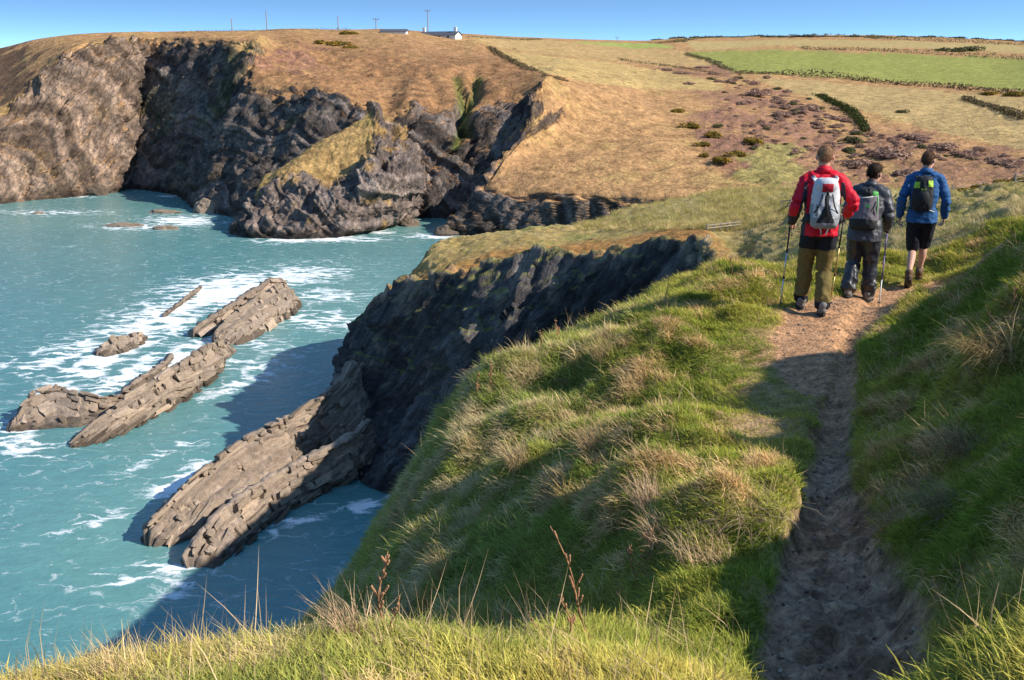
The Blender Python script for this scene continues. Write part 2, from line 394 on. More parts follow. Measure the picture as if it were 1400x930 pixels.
# hillside: straw, green flush, heather brown
c_g = cc(.41, .235, .105) * (1 + 0.55 * n2) + 0 * n1
c_g = lerp(c_g, cc(.34, .27, .085) * (1 + .3 * n2), sstep(0.12, 0.5, n1 + 0.5 * n2) * 0.45)
c_g = lerp(c_g, cc(.36, .20, .10) * (1 + .3 * n2), sstep(0.10, 0.42, -n1 + 0.4 * n2) * 0.6)
rus = (sstep(8.2, 9.2, kcol) * (1 - sstep(17.2, 18.6, kcol)) * sstep(5.7, 4.6, tv)[:, None])[..., None]
c_g = lerp(c_g, cc(.26, .135, .065) * (1 + .8 * n2), rus * sstep(-.45, .25, n2 + n1 + .15) * .85)
# scrub and bracken on the valley sides
brk = np.zeros(px.shape)
for poly, a in (([(1000, 120), (1060, 125), (1110, 150), (1140, 200), (1210, 235), (1240, 262), (1080, 262), (1000, 245), (940, 190), (970, 150)], .85),
                ([(1180, 170), (1260, 185), (1400, 215), (1400, 262), (1260, 262), (1200, 210)], .7),
                ([(880, 85), (960, 95), (975, 108), (900, 97)], .9), ([(930, 72), (985, 80), (1010, 112), (960, 100)], .8),
                ([(940, 118), (1060, 118), (1000, 160), (960, 150)], .6),
                ([(1310, 130), (1400, 150), (1400, 170), (1330, 148)], .8), ([(380, 62), (440, 70), (445, 110), (380, 100), (350, 90)], .7)):
    x = px + 60 * fbm(P, 24, 4, 130); y = py + 26 * fbm(P, 20, 4, 140)
    brk = np.maximum(brk, a * inpoly(x, y, poly))
brk *= sstep(-0.35, 0.1, n2[..., 0] + n1[..., 0])
c_g = lerp(c_g, cc(.235, .12, .085) * (1 + .6 * n2), brk[..., None])
grn = inpoly(px + 50 * fbm(P, 18, 4, 150), py + 18 * fbm(P, 15, 3, 160), [(1010, 215), (1075, 190), (1110, 205), (1085, 250), (1010, 250)])
c_g = lerp(c_g, cc(.27, .25, .075) * (1 + .3 * n2), (grn * 0.7)[..., None])
# dark heath on the far left shoulder
lh = inpoly(px + 70 * fbm(P, 16, 4, 170), py + 40 * fbm(P, 12, 4, 171), [(-400, 60), (40, 64), (62, 72), (20, 140), (-400, 220)])
c_g = lerp(c_g, cc(.13, .075, .05) * (1 + .5 * n2), (lh * 0.8)[..., None])
# fields
def field(poly, c, a=1.0, wob_=2.0, v=0.18):
    global c_g
    m = inpoly(px + wob_ * n2[..., 0], py + 0.6 * n2[..., 0], poly)
    c_g = lerp(c_g, cc(*c) * (1 + v * n2 + v * n1), (m * a)[..., None])
field([(640, 50), (700, 52), (1000, 75), (1000, 88), (930, 92), (840, 84), (740, 74), (680, 66)], (.42, .28, .12))
field([(680, 68), (745, 76), (840, 86), (905, 98), (985, 112), (990, 124), (880, 122), (800, 112), (730, 96)], (.45, .31, .125))
field([(780, 57), (900, 60), (930, 66), (860, 66)], (.30, .33, .09))
field([(935, 71), (1060, 68), (1230, 74), (1420, 81), (1800, 84), (1800, 130), (1420, 126), (1240, 113), (1100, 104), (1005, 99), (985, 90)], (.27, .27, .07), v=.16)
field([(940, 57), (1100, 54), (1240, 56), (1420, 63), (1800, 68), (1800, 76), (1420, 73), (1240, 66), (1060, 63), (950, 68)], (.42, .31, .13), v=.1)
field([(1030, 106), (1120, 111), (1250, 122), (1420, 136), (1800, 150), (1800, 240), (1400, 205), (1280, 180), (1180, 150), (1090, 128)], (.42, .305, .13), a=.8)
# rock
bedc = bed_relief(q, 13)[..., None]; bedf = bed_relief(q * 2.7, 17)[..., None]
lich = sstep(0.2, 0.6, fbm(P, 9, 4, 180)[..., None])
c_r = cc(.115, .102, .097) * (0.5 + 0.95 * bedc) * (0.75 + .5 * bedf) * (1 + .35 * n2)
lit_tan = (1 - sstep(4.2, 7.5, kcol))[..., None]  # left cliff's sunlight painted in as tan; the shaded walls keep dark slate
c_r = lerp(c_r, cc(.29, .205, .15) * (0.45 + 0.95 * bedc) * (0.7 + .6 * bedf) * (1 + .4 * n2), 0.15 + 0.7 * lit_tan * sstep(-.5, .3, n1 + .5))
c_r = lerp(c_r, cc(.40, .25, .075), lich * 0.32 * (1 + n2 * .5))
mossy = ((kcol > 5.5) & (kcol < 9))[..., None] * sstep(-.1, .4, n1)
c_r = lerp(c_r, cc(.07, .085, .03) * (1 + .5 * n2), mossy * .35)
wet = 1 - sstep(0.6, 3.0, P[..., 2] + 1.2 * n2[..., 0])
c_r = c_r * lerp(1, 0.42, wet)[..., None]
# turf clings to rock ledges, rock shows in steep turf
rk = np.clip(rock + sstep(0.62, 0.42, slope + .1 * n2[..., 0]) * 0.0, 0, 1)
steep = 1 - sstep(0.36, 0.55, slope + 0.12 * n2[..., 0])
rk = np.where(rock > 0.5, np.maximum(rock * np.maximum(sstep(0.98, 0.80, slope + .1 * n1[..., 0]), (kcol > 5.2) & (kcol < 12.5) & (tv[:, None] < 2.75)), steep), steep * (dist < 420) * .9)
col = lerp(c_g, c_r, np.clip(rk, 0, 1)[..., None])
gul = np.zeros(px.shape)
for x0, y0, x1, y1 in ((625, 110, 640, 190), (655, 110, 622, 205)):
    t_ = np.clip((py - y0) / (y1 - y0), 0, 1); gul = np.maximum(gul, np.exp(-((px - (x0 + (x1 - x0) * t_)) / 6.) ** 2) * ((py > y0 - 5) & (py < y1)) * (kcol < 18.5))
col = lerp(col, cc(.10, .125, .03) * (1 + .4 * n2), (gul * .85)[..., None])
P = P + nrm * (brk * np.maximum(0, fbm(P, 3.5, 3, 190)) * 2.2)[..., None]
col = np.clip(col, 0.01, 0.9)
me = mesh_from('far_coast', P, grid_faces(*P.shape[:2]), ROCK_FAR, np.concatenate([col, np.clip(rk, 0, 1)[..., None]], -1))
add('far_hill_and_cliff', me, label='sunlit straw-coloured hill with green fields above tall folded dark sea cliffs', kind='structure')
FAR_P, FAR_PX, FAR_PY = P, px, py
def far_at(x, y):
    """point of the far hill seen at a photo pixel (nearest grid point)"""
    d = (FAR_PX - x) ** 2 + (FAR_PY - y) ** 2
    d = d + (FAR_P[..., 1] > 20000) * 1e9
    i = np.argmin(d); return Vector(FAR_P.reshape(-1, 3)[i])

# ---- the rocky promontory with a turf back
PK = [
 ((352, 297), (350, 275, 240), (354, 258, 241), (361, 241, 244)),
 ((316, 320), (335, 290, 226), (352, 266, 232), (372, 236, 243)),
 ((345, 325), (375, 288, 224), (393, 245, 233), (420, 205, 247)),
 ((400, 327), (430, 285, 222), (444, 252, 232), (463, 180, 252)),
 ((450, 325), (474, 272, 223), (490, 228, 236), (492, 162, 257)),
 ((500, 318), (516, 252, 226), (513, 203, 241), (506, 152, 261)),
 ((535, 311), (552, 250, 231), (530, 196, 247), (512, 152, 265)),
 ((560, 302), (573, 246, 240), (547, 190, 256), (518, 154, 271)),
 ((562, 296), (574, 240, 250), (552, 186, 265), (524, 155, 280))]
rows = [[] for _ in range(6)]
for b, r1, r2, c in PK:
    b = np.array(S(*b)); c = np.array(W(*c))
    rows[0].append(b + (0, 0, -4)); rows[1].append(b); rows[2].append(W(*r1)); rows[3].append(W(*r2)); rows[4].append(c); rows[5].append(np.array((c[0] - 5, c[1] + 14, -2)))
P, tv, tu = loft(np.array(rows), [40] * 8, (3, 50, 50, 50, 14))
nrm = gnormals(P); nrm *= np.sign((nrm @ np.array([0, -.6, .8])).mean())
wob = fbm(P, 7, 3, 203) * 0.35 + fbm(P, 2, 2, 209) * .15
Vv = tv[:, None] + wob + 0 * tu[None]; kc = tu[None] + 0 * tv[:, None]
rock = 1 - sstep(2.80, 3.05, Vv)
rock = np.maximum(rock, sstep(4.7, 5.1, kc + wob))
rock = np.maximum(rock, sstep(4.05, 4.3, tv)[:, None] + 0 * kc)
q = strata(P, (0.5, -0.25, 0.83), 1.3, 7, 240, 30)
rm = rock > .02; Pd = P @ np.array(Euler((R(20), R(-35), 0)).to_matrix()) + 1.5 * np.stack([fbm(P, 9, 2, 41), fbm(P, 9, 2, 42), fbm(P, 9, 2, 43)], -1)
D = rock * (facet(Pd, (11, 11, 3.2), 320, rm) * 1.3 + facet(Pd, (4.5, 4.5, 1.2), 330, rm) * .55 + (fbm(P, (8, 8, 20), 4, 220, .5, True) - .1) * 2.0 + (bed_relief(q, 3) - .5) * 1.5 + (bed_relief(q * 3.1, 4) - .5) * .6 + (fbm(P, (3.5, 3.5, 6), 4, 231, .55, True) - .1) * .5 + (bed_relief(strata(P, (-.6, .6, .5), 1.6, 4, 245, 18), 6) - .5) * .9)
D = D + (1 - rock) * (fbm(P, 6, 3, 250) * .6 + fbm(P, 2, 3, 251) * .45)
P = P + nrm * (D * lerp(.3, 1, sstep(1, 1.3, tv))[:, None])[..., None]
n2 = fbm(P, 2.5, 4, 260, .6)[..., None]; n1 = fbm(P, 9, 3, 261)[..., None]
cg = cc(.38, .24, .095) * (1 + .5 * n2); cg = lerp(cg, cc(.30, .24, .07), sstep(0, .5, n1) * .5)
cr = cc(.195, .155, .135) * (.7 + .55 * bed_relief(q, 21)[..., None]) * (.8 + .4 * bed_relief(q * 2.9, 22)[..., None]) * (1 + .4 * n2)
cr = lerp(cr, cc(.46, .27, .06), sstep(.25, .6, fbm(P, 5, 3, 270)[..., None] + .35 * sstep(2.3, 2.9, tv)[:, None, None]) * .5)
cr *= lerp(1, .45, 1 - sstep(.6, 2.6, P[..., 2] + n2[..., 0]))[..., None]
col = np.clip(lerp(cg, cr, np.clip(rock, 0, 1)[..., None]), .01, .9)
add('sea_promontory', mesh_from('promontory', P, grid_faces(*P.shape[:2]), ROCK_FAR, np.concatenate([col, np.clip(rock, 0, 1)[..., None]], -1)), label='steep rocky promontory with a sloping straw turf back jutting into the bay', kind='structure')
# ================================================================== middle ground: headland, geo and the land behind the hikers
MK = [ # foot, lower face, upper face, turf edge, top front, top back, land behind, drop behind   (2-tuples sea pixels; ('w',x,y,z) world)
 [S(483, 514), W(486, 482, 117), W(497, 442, 117), W(526, 404, 116), W(556, 378, 117), W(588, 341, 120), W(600, 338, 124), (-12, 134, -3)],
 [(-17, 94, 0), W(497, 545, 100), W(522, 460, 103), W(556, 395, 104), W(578, 378, 107), W(602, 334, 120), W(610, 334, 125), (-8, 136, -3)],
 [(-13.5, 86, 0), W(545, 560, 91), W(575, 470, 95), W(615, 381, 98), W(636, 362, 103), W(645, 326, 122), W(655, 325, 128), (0, 140, -3)],
 [(-6, 81, 0), (-5, 82, 7), (-3.5, 85, 14), W(700, 366, 91), W(708, 346, 101), W(720, 317, 124), W(735, 314, 132), (12, 148, -3)],
 [(3, 77, 0), (4, 78.5, 8), (5, 80.5, 15), W(800, 348, 85), W(804, 333, 98), W(803, 313, 122), W(815, 304, 136), (22, 158, -3)],
 [(9, 73, 0), (9.5, 74, 9), (10, 76, 17), W(870, 337, 80), W(874, 323, 93), W(880, 308, 112), W(880, 282, 148), (26, 172, 4)],
 [(14, 70, 2), (14.5, 71, 9), (15, 72, 17), W(958, 327, 72), W(960, 314, 82), W(965, 304, 98), W(965, 267, 150), (36, 180, 8)],
 [(16, 58, 4), (15, 54, 14), (14, 49, 22), W(1010, 382, 46), W(1010, 360, 62), W(1010, 306, 92), W(1015, 262, 148), (44, 180, 10)],
 [(8, 45, 2), (8, 42, 12), (9, 37, 24), W(1060, 374, 34), W(1060, 350, 46), W(1060, 306, 82), W(1080, 258, 142), (52, 175, 12)],
 [(1, 30, 2), (3, 27, 14), (6, 24, 25), W(1150, 376, 23), W(1150, 346, 33), W(1150, 296, 62), W(1150, 260, 130), (58, 165, 13)],
 [(6, 19, 12), (7, 19, 22), (7.5, 18.5, 29), W(1240, 366, 19.5), W(1230, 328, 28), W(1240, 288, 52), W(1230, 265, 110), (60, 150, 14)],
 [(10, 16.5, 18), (11, 16.5, 26), (11, 16.5, 31), W(1330, 338, 19), W(1320, 303, 28), W(1320, 277, 48), W(1330, 268, 90), (66, 135, 14)],
 [(14, 15, 20), (15, 15, 28), (16, 15, 33), W(1450, 292, 19), W(1450, 272, 28), W(1450, 258, 47), W(1450, 258, 85), (80, 120, 15)],
 [(22, 12, 22), (22, 12, 30), (22, 12, 34), W(1750, 262, 20), W(1750, 250, 30), W(1750, 242, 50), W(1750, 246, 90), (110, 120, 16)]]
C = np.array(MK, float).swapaxes(0, 1)
seg = np.linalg.norm(np.diff(C[1:5].mean(0), axis=0), axis=1)
us = np.clip((seg / 0.24).astype(int), 30, 90)
P, tv, tu = loft(C, us, (44, 50, 50, 44, 60, 60, 8))
nrm = gnormals(P); nrm *= np.sign((nrm @ np.array([-.3, -.5, .8])).mean())
wob = fbm(P, 5, 3, 303) * 0.40 + fbm(P, 1.6, 3, 309) * .25
Vv = tv[:, None] + wob + 0 * tu[None]; kc = tu[None] + 0 * tv[:, None]
edgev = 3.02 + .0 * kc
rock = 1 - sstep(edgev - .12, edgev + .10, Vv)
rock *= 1 - sstep(6.6, 7.4, kc + wob)
qj = (P @ np.array([.80, .05, -.60]) + 1.2 * fbm(P, 12, 2, 345)) / 1.25         # beds stand steep and lean over
q = (P @ np.array([.3, .75, .6]) + 2 * fbm(P, 15, 3, 340)) / 1.8
rm = rock > .02; Pd = P @ np.array(Euler((0, R(37), R(4))).to_matrix())
D = rock * ((facet(Pd, (.9, 4, 4.5), 340, rm) * .9 + facet(Pd, (2.2, 7, 7), 350, rm) * 1.0) * (1 - .75 * sstep(2.2, 2.9, tv)[:, None]) + (fbm(P, (6, 6, 13), 4, 320, .5, True) - .15) * 1.7 + (bed_relief(qj, 3) - .5) * lerp(1.0, .5, sstep(3.0, 2.4, -kc + 6)) + (bed_relief(qj * 3.3, 4) - .5) * .35 + (bed_relief(q, 6) - .5) * .6 + (fbm(P, (2.2, 2.2, 4), 4, 331, .55, True) - .1) * .35)
hum = fbm(P, 2.6, 3, 350); tus = np.maximum(0, fbm(P, 0.95, 2, 351) + .1)
D = D + (1 - rock) * (hum * lerp(.45, .8, sstep(7.5, 9, kc)) + tus * lerp(.75, .25, sstep(50, 90, P[..., 1])) + np.maximum(0, fbm(P, 1.9, 2, 353)) * .55 * sstep(70, 100, P[..., 1]) * sstep(4.6, 5.1, tv)[:, None] + fbm(P, 8, 2, 352) * .6)
D = D + (1 - rock) * sstep(7.5, 8.5, kc) * sstep(3.7, 4.1, tv)[:, None] * (np.maximum(0, fbm(P, 1.7, 2, 354)) * 1.5 - .15)
D = D + np.exp(-((Vv - edgev) / .10) ** 2) * (fbm(P, 1.8, 3, 360) * .6 + .15) * (kc < 7)
D *= lerp(.35, 1, sstep(0, .25, tv))[:, None] * lerp(1, .55, sstep(3.6, 5.0, kc))
D *= (1 - 0.6 * sstep(9, 10, kc) * (tv < 4.2)[:, None])
P = P + nrm * D[..., None]
nn = gnormals(P); sl_ = np.abs(nn[..., 2])
px, py = proj(P)
n2 = fbm(P, 1.1, 4, 370, .6)[..., None]; n1 = fbm(P, 7, 3, 371)[..., None]
cg = cc(.38, .27, .095) * (1 + .45 * n2)
cg = lerp(cg, cc(.27, .27, .065) * (1 + .3 * n2), sstep(-.05, .4, n1) * .8)
front = (1 - sstep(3.7, 4.5, tv[:, None] + .8 * wob)) * (kc < 6.8)
cg = lerp(cg, cc(.46, .26, .085) * (1 + .4 * n2), (front * .75)[..., None] * sstep(-.5, .2, n2 + .4))
cg = lerp(cg, cc(.42, .34, .14) * (1 + .35 * n2), (sstep(5.1, 5.6, tv)[:, None] * (kc < 10))[..., None] * .75)
cg = lerp(cg, cc(.40, .31, .15) * (1 + .4 * n2), sstep(.0, .35, tus)[..., None] * .55)
cg = lerp(cg, cc(.40, .20, .065) * (1 + .5 * n2), (front * .9)[..., None] * sstep(-.6, .1, n2 + .4))
bank = sstep(9.5, 10.5, kc) * (sstep(4.0, 4.3, tv)[:, None])
cg = lerp(cg, cc(.17, .20, .045) * (1 + .4 * n2), (bank * sstep(.25, -.15, tus))[..., None] * .6)
cr = cc(.098, .092, .093) * (.6 + .75 * bed_relief(qj, 21)[..., None]) * (.8 + .4 * bed_relief(qj * 2.9, 22)[..., None]) * (1 + .45 * n2)
tan_ = sstep(.05, .45, fbm(P, (3, 3, 5), 4, 380)[..., None] + .55 * sstep(2.2, 3.0, tv)[:, None, None] - .15)  # sunlit patches on the cliff face, painted in as pale tan rock
cr = lerp(cr, cc(.34, .275, .21) * (1 + .35 * n2), tan_ * .75)
cr = lerp(cr, cc(.30, .12, .045), sstep(.38, .6, fbm(P, (2, 2, 4), 3, 390)[..., None]) * .45)
cr *= lerp(1, .5, 1 - sstep(.5, 2.2, P[..., 2] + .6 * n2[..., 0]))[..., None]
cr = lerp(cr, cc(.22, .21, .07) * (1 + .4 * n2), (sstep(.72, .9, sl_ + .1 * n1[..., 0]) * sstep(6, 9, P[..., 2]))[..., None] * .8)
rk = np.clip(rock, 0, 1)
rk = np.maximum(rk, (1 - sstep(.28, .42, sl_)) * (kc < 7.5))
col = np.clip(lerp(cg, cr, rk[..., None]), .01, .9)
MID_M = vcol_mat('headland_ground', (1.3, 6), .32, (.7, .35), bed=((0, R(37), R(4)), (.5, 4.0, 4.0), .1, 3, .9))
add('headland', mesh_from('headland', P, grid_faces(*P.shape[:2]), MID_M, np.concatenate([col, rk[..., None]], -1)), label='dark headland cliff with turf top and the tussocky land behind the hikers', kind='structure')
MID_P, MID_PX, MID_PY = P, px, py
def mid_at(x, y, lo=0, hi=1e9):
    d = (MID_PX - x) ** 2 + (MID_PY - y) ** 2 + np.where((MID_P[..., 1] < lo) | (MID_P[..., 1] > hi), 1e9, 0)
    return Vector(MID_P.reshape(-1, 3)[np.argmin(d)])
# ================================================================== near ground: the spur, the path, the bank
def rel(px, py, Y): return W(px, py, Y)
CT = [rel(*a) for a in [
 # path
 (1150, 930, 2.93), (1140, 800, 3.82), (1140, 700, 4.86), (1140, 620, 6.1), (1150, 540, 7.35), (1158, 470, 9.15), (1107, 432, 10.4), (1200, 410, 11.4), (1240, 388, 12.9), (1300, 376, 14.0),
 # left of the path and the spur
 (1000, 700, 4.95), (1040, 620, 6.1), (900, 600, 6.5), (800, 650, 6.6), (700, 700, 7.0), (600, 700, 7.9), (560, 665, 9.0), (532, 780, 7.3), (640, 535, 10.5), (760, 472, 11.6), (850, 432, 12.5), (905, 402, 13.5), (960, 375, 14.3), (1050, 368, 14.4), (1150, 362, 15.0), (1240, 350, 15.8), (1330, 350, 15.8),
 (1000, 450, 9.8), (900, 480, 9.6), (800, 540, 9.0), (950, 550, 7.8), (1050, 560, 7.2), (700, 590, 8.8), (1050, 480, 8.9), (1000, 400, 11.6), (900, 430, 11.4), (820, 460, 11.0),
 (780, 790, 5.3), (650, 785, 6.1), (860, 740, 5.1), (950, 760, 4.5), (580, 780, 6.9),
 # foreground brow
 (130, 938, 2.75), (480, 872, 2.95), (300, 900, 2.85), (640, 876, 3.1), (760, 896, 3.2), (850, 905, 3.3), (940, 820, 3.95), (700, 930, 2.4), (400, 930, 2.3), (100, 930, 2.45), (980, 930, 2.75), (-150, 1020, 2.6),
 # right bank
 (1215, 600, 6.35), (1250, 480, 8.9), (1400, 330, 8.1), (1340, 384, 10.4), (1300, 395, 11.8), (1230, 440, 9.9), (1300, 560, 6.0), (1400, 480, 5.7), (1260, 800, 3.75), (1330, 700, 4.0), (1400, 640, 3.7), (1400, 800, 2.95), (1290, 920, 2.55), (1400, 872, 2.05), (1220, 930, 2.95)]]
CT += [(x, y, CAMZ + z) for x, y, z in [
 (0, 0, -1.6), (-2, 0, -1.75), (1.2, 0.8, -1.35), (2.4, 0.5, -1.0), (0, -2, -1.5), (-3, -2, -2.0), (3, -2, -.9), (0.4, 1.6, -1.5),
 (3.0, 3.2, -.85), (4.2, 3.0, -.4), (5, 5, -.5), (5.0, 7.0, -.75), (5.1, 8.1, -1.22), (6.5, 6, .1), (6.5, 9.5, -1.2), (8, 8, .1), (8, 3, .8), (8, -2, 1.0), (5.5, 11.5, -2.1), (7.5, 12, -1.6), (9.5, 14, -1.8), (7.5, 15.5, -2.6), (9.5, 18.5, -3.2), (9.5, 22, -5),
 (3.8, 4.6, -.95), (3.9, 6.2, -1.1), (2.9, 4.9, -1.6),
 (-1.4, 4.3, -3.9), (-.6, 4.6, -3.3), (.2, 4.4, -2.85), (-3, 4, -5), (-3.2, 2.5, -2.9), (-5, 1, -4.5), (-5, -2, -4), (-2.4, 6, -6.8), (-1.75, 7.2, -6.2), (-2.1, 8.6, -6.2), (-1.75, 9.6, -5.6), (-1.5, 11, -5.4), (-5, 5, -8), (-5, 9, -10), (-3, 10.5, -7.2), (-1.2, 13.5, -6.6), (1.2, 16.5, -5.6), (3.2, 17.5, -4.6), (5.5, 18.5, -4.2), (3, 22, -9), (6.5, 22, -6.2), (-1, 18, -11), (-6, 14, -15), (-8, 3, -14), (-8, -2, -11), (-8, 20, -24), (-8, 10, -19)]]
CT = np.array(CT)
def tps_fit(XY, z, lam=2e-3):
    n = len(XY); d = np.linalg.norm(XY[:, None] - XY[None], axis=-1)
    Km = np.where(d > 0, d * d * np.log(d + 1e-12), 0) + lam * np.eye(n)
    Pm = np.c_[np.ones(n), XY]; A = np.zeros((n + 3, n + 3)); A[:n, :n] = Km; A[:n, n:] = Pm; A[n:, :n] = Pm.T
    return np.linalg.solve(A, np.r_[z, 0, 0, 0])
TW = tps_fit(CT[:, :2], CT[:, 2])
def z_base(X, Y):
    X = np.asarray(X, float); Y = np.asarray(Y, float); shp = X.shape; q = np.stack([X.ravel(), Y.ravel()], -1); out = np.zeros(len(q))
    for a in range(0, len(q), 20000):
        d = np.linalg.norm(q[a:a + 20000, None] - CT[None, :, :2], axis=-1)
        out[a:a + 20000] = np.where(d > 0, d * d * np.log(d + 1e-12), 0) @ TW[:-3] + TW[-3] + q[a:a + 20000] @ TW[-2:]
    return out.reshape(shp)
def hit(px, py, f=None, y0=1.6, y1=24):
    f = f or z_base; Y = np.arange(y0, y1, .04); pts = np.array([W(px, py, y) for y in Y])
    g = pts[:, 2] - f(pts[:, 0], pts[:, 1]); i = np.argmax(g < 0) if (g < 0).any() else len(Y) - 1
    return pts[i]
PATHS = [([(1140, 965), (1148, 930), (1150, 850), (1140, 760), (1135, 690), (1137, 620), (1145, 560), (1158, 500), (1166, 462), (1192, 428), (1240, 396), (1290, 381), (1335, 380)],
          [.10, .24, .29, .24, .17, .14, .13, .12, .14, .26, .42, .50, .50], .10),
         ([(1112, 540), (1104, 500), (1106, 465), (1112, 436), (1140, 414), (1190, 402)], [.10, .24, .30, .32, .30, .25], .03)]
PSEG = []
for pts, hw, dep in PATHS:
    w3 = [hit(*p) for p in pts]
    t = np.arange(len(w3)); tq = np.linspace(0, len(w3) - 1, len(w3) * 10)
    xy = pchip(t, np.array(w3)[:, :2], tq); PSEG.append((xy, pchip(t, np.array(hw), tq), dep))
WORN = [hit(*p)[:2] for p in ((1060, 540), (1050, 500), (1060, 460), (1075, 430), (1040, 580))]
NEARP = [None]
def path_mask(X, Y, wig=True):
    NEARP[0] = None
    X = np.asarray(X, float); Y = np.asarray(Y, float); P3 = np.stack([X, Y, 0 * X], -1)
    wv = fbm(P3, .45, 3, 400) if wig else 0
    m = np.zeros(X.shape); cv = np.zeros(X.shape)
    for xy, hw, dep in PSEG:
        q = np.stack([X.ravel(), Y.ravel()], -1); bd = np.full(len(q), 9.); bh = np.zeros(len(q))
        near = np.where((q[:, 0] > xy[:, 0].min() - 1) & (q[:, 0] < xy[:, 0].max() + 1) & (q[:, 1] > xy[:, 1].min() - 1) & (q[:, 1] < xy[:, 1].max() + 1))[0]
        for a in range(0, len(near), 20000):
            ii = near[a:a + 20000]; d = np.linalg.norm(q[ii, None] - xy[None], axis=-1); k = d.argmin(1); bd[ii] = d[np.arange(len(ii)), k]; bh[ii] = hw[k]
        bd = bd.reshape(X.shape); bh = bh.reshape(X.shape)
        e = bd - bh - .07 * wv
        NEARP[0] = np.maximum(NEARP[0], 1 - sstep(.0, .55, bd - bh)) if np.shape(NEARP[0]) == X.shape else 1 - sstep(.0, .55, bd - bh)
        mm = 1 - sstep(-.05, .05, e); m = np.maximum(m, mm); cv = np.maximum(cv, dep * (1 - sstep(-.10, .09, e)))
    return m, cv
def worn_mask(X, Y):
    r = np.zeros(np.shape(X))
    for p in WORN: r = np.maximum(r, np.exp(-(((X - p[0]) / .36) ** 2 + ((Y - p[1]) / .7) ** 2)))
    return r
# hummocks seen in the turf (photo px, radius m, height m)
HUM = [(hit(a, b)[:2], r, h) for a, b, r, h in [(880, 500, .42, .20), (720, 600, .5, .16), (830, 590, .38, .14), (930, 600, .34, .12), (880, 690, .30, .22), (960, 740, .34, .22), (700, 520, .5, .12), (840, 480, .22, .16),
      (960, 500, .25, .1), (620, 640, .6, .15), (780, 660, .35, .12), (560, 820, .4, .12), (1365, 505, .30, .50), (1330, 600, .35, .12), (1240, 560, .3, .08), (930, 430, .5, .1), (1010, 400, .4, .08), (820, 740, .25, .1), (700, 660, .4, .12), (170, 900, .22, .1), (490, 820, .16, .06), (980, 660, .35, .1), (860, 540, .35, .12), (1150, 372, .5, .1), (1300, 362, .5, .12), (1000, 375, .6, .12), (1230, 620, .25, .07), (1380, 700, .3, .12)]]
def z_near(X, Y, fine=True):
    X = np.asarray(X, float); Y = np.asarray(Y, float)
    z = z_base(X, Y); P3 = np.stack([X, Y, 0 * X], -1)
    m, cv = path_mask(X, Y); wm = worn_mask(X, Y)
    amp = (1 - m) * (1 - .7 * wm) * (1 - .75 * NEARP[0] * sstep(6, 9, Y))
    for (hx, hy), r, h in HUM: z = z + h * amp * np.exp(-(((X - hx) / r) ** 2 + ((Y - hy) / (r * .8)) ** 2))
    fgk = 1 - .65 * (1 - sstep(2.2, 4.2, Y))
    z = z + amp * fgk * (.20 * fbm(P3, .95, 3, 410) + .08 * np.abs(noise(P3 / .32, 415)) + .14 * np.maximum(0, noise(P3 / .6, 418)))
    z = z - cv
    if fine: z = z + m * (  .085 * fbm(P3, .13, 4, 420, .6) * (1 - sstep(4, 9, Y)) - .045 * (1 - sstep(3.2, 6.5, Y)) * sstep(.05, .4, noise(P3 / np.array([.10, .17, 1]), 431)) + .02 * fbm(P3, .3, 3, 425))
    return z
xs = np.concatenate([np.arange(-8, .5, .06), np.arange(.5, 3.2, .02), np.arange(3.2, 9.51, .06)]); ys = np.concatenate([np.arange(-2, 1.5, .15), np.arange(1.5, 6.5, .02), np.arange(6.5, 12, .05), np.arange(12, 22.01, .08)])
XX, YY = np.meshgrid(xs, ys); ZZ = z_near(XX, YY)
P = np.stack([XX, YY, ZZ], -1)
m, cv = path_mask(XX, YY); wm = worn_mask(XX, YY)
P3 = np.stack([XX, YY, 0 * XX], -1); n1 = fbm(P3, .9, 3, 440)[..., None]; n2 = fbm(P3, .11, 4, 450, .6)[..., None]
soil = lerp(cc(.47, .305, .195), cc(.50, .28, .15), sstep(5.6, 8.2, YY)[..., None]) * (1 + .75 * n2)     # wet trodden mud, then dry dusty earth
soil = lerp(soil, soil * .6, sstep(.0, .3, n1 * .7 + fbm(P3, .2, 3, 455)[..., None]) * (1 - sstep(5, 8, YY))[..., None])
turf = lerp(cc(.24, .24, .055), cc(.34, .25, .10), sstep(-.2, .4, n1)) * (1 + .4 * n2)
col = lerp(turf, soil, np.clip(m + .75 * wm * sstep(-.35, .15, n1[..., 0] + .6 * n2[..., 0] + .2), 0, 1)[..., None])
NEAR_M = vcol_mat('turf_and_path', (7, 30), .46, (1.0, .05))
me = mesh_from('near_ground', P, grid_faces(*P.shape[:2]), NEAR_M, np.clip(col, .01, .9))
add('near_ground', me, label='grassy clifftop spur, muddy worn footpath and the bank beside it', kind='structure')
# the cliff below the spur, down to the sea
TP = [(-8, -2), (-8, 6), (-7.9, 13), (-7.9, 21.9), (-2, 22), (3, 22), (7, 22)]
ct = [[], [], [], []]
for i, (x, y) in enumerate(TP):
    z = float(z_near(np.array([x]), np.array([y]))[0]) + .1
    ox, oy = [(-9, -2), (-9, 0), (-9, 2), (-6, 6), (-3, 8), (-1, 8), (0, 6)][i]
    ct[0].append((x, y, z)); ct[1].append((x + .35 * ox, y + .35 * oy, z * .66)); ct[2].append((x + .7 * ox, y + .7 * oy, z * .3)); ct[3].append((x + ox, y + oy, -3))
P2, tv, tu = loft(np.array(ct), [24] * 6, (24, 24, 24))
nr = gnormals(P2); D = (fbm(P2, (4, 4, 9), 4, 500, .5, True) - .2) * 1.2 * sstep(0, .4, tv)[:, None]
P2 = P2 + nr * D[..., None]; n2 = fbm(P2, 1.5, 4, 501)[..., None]
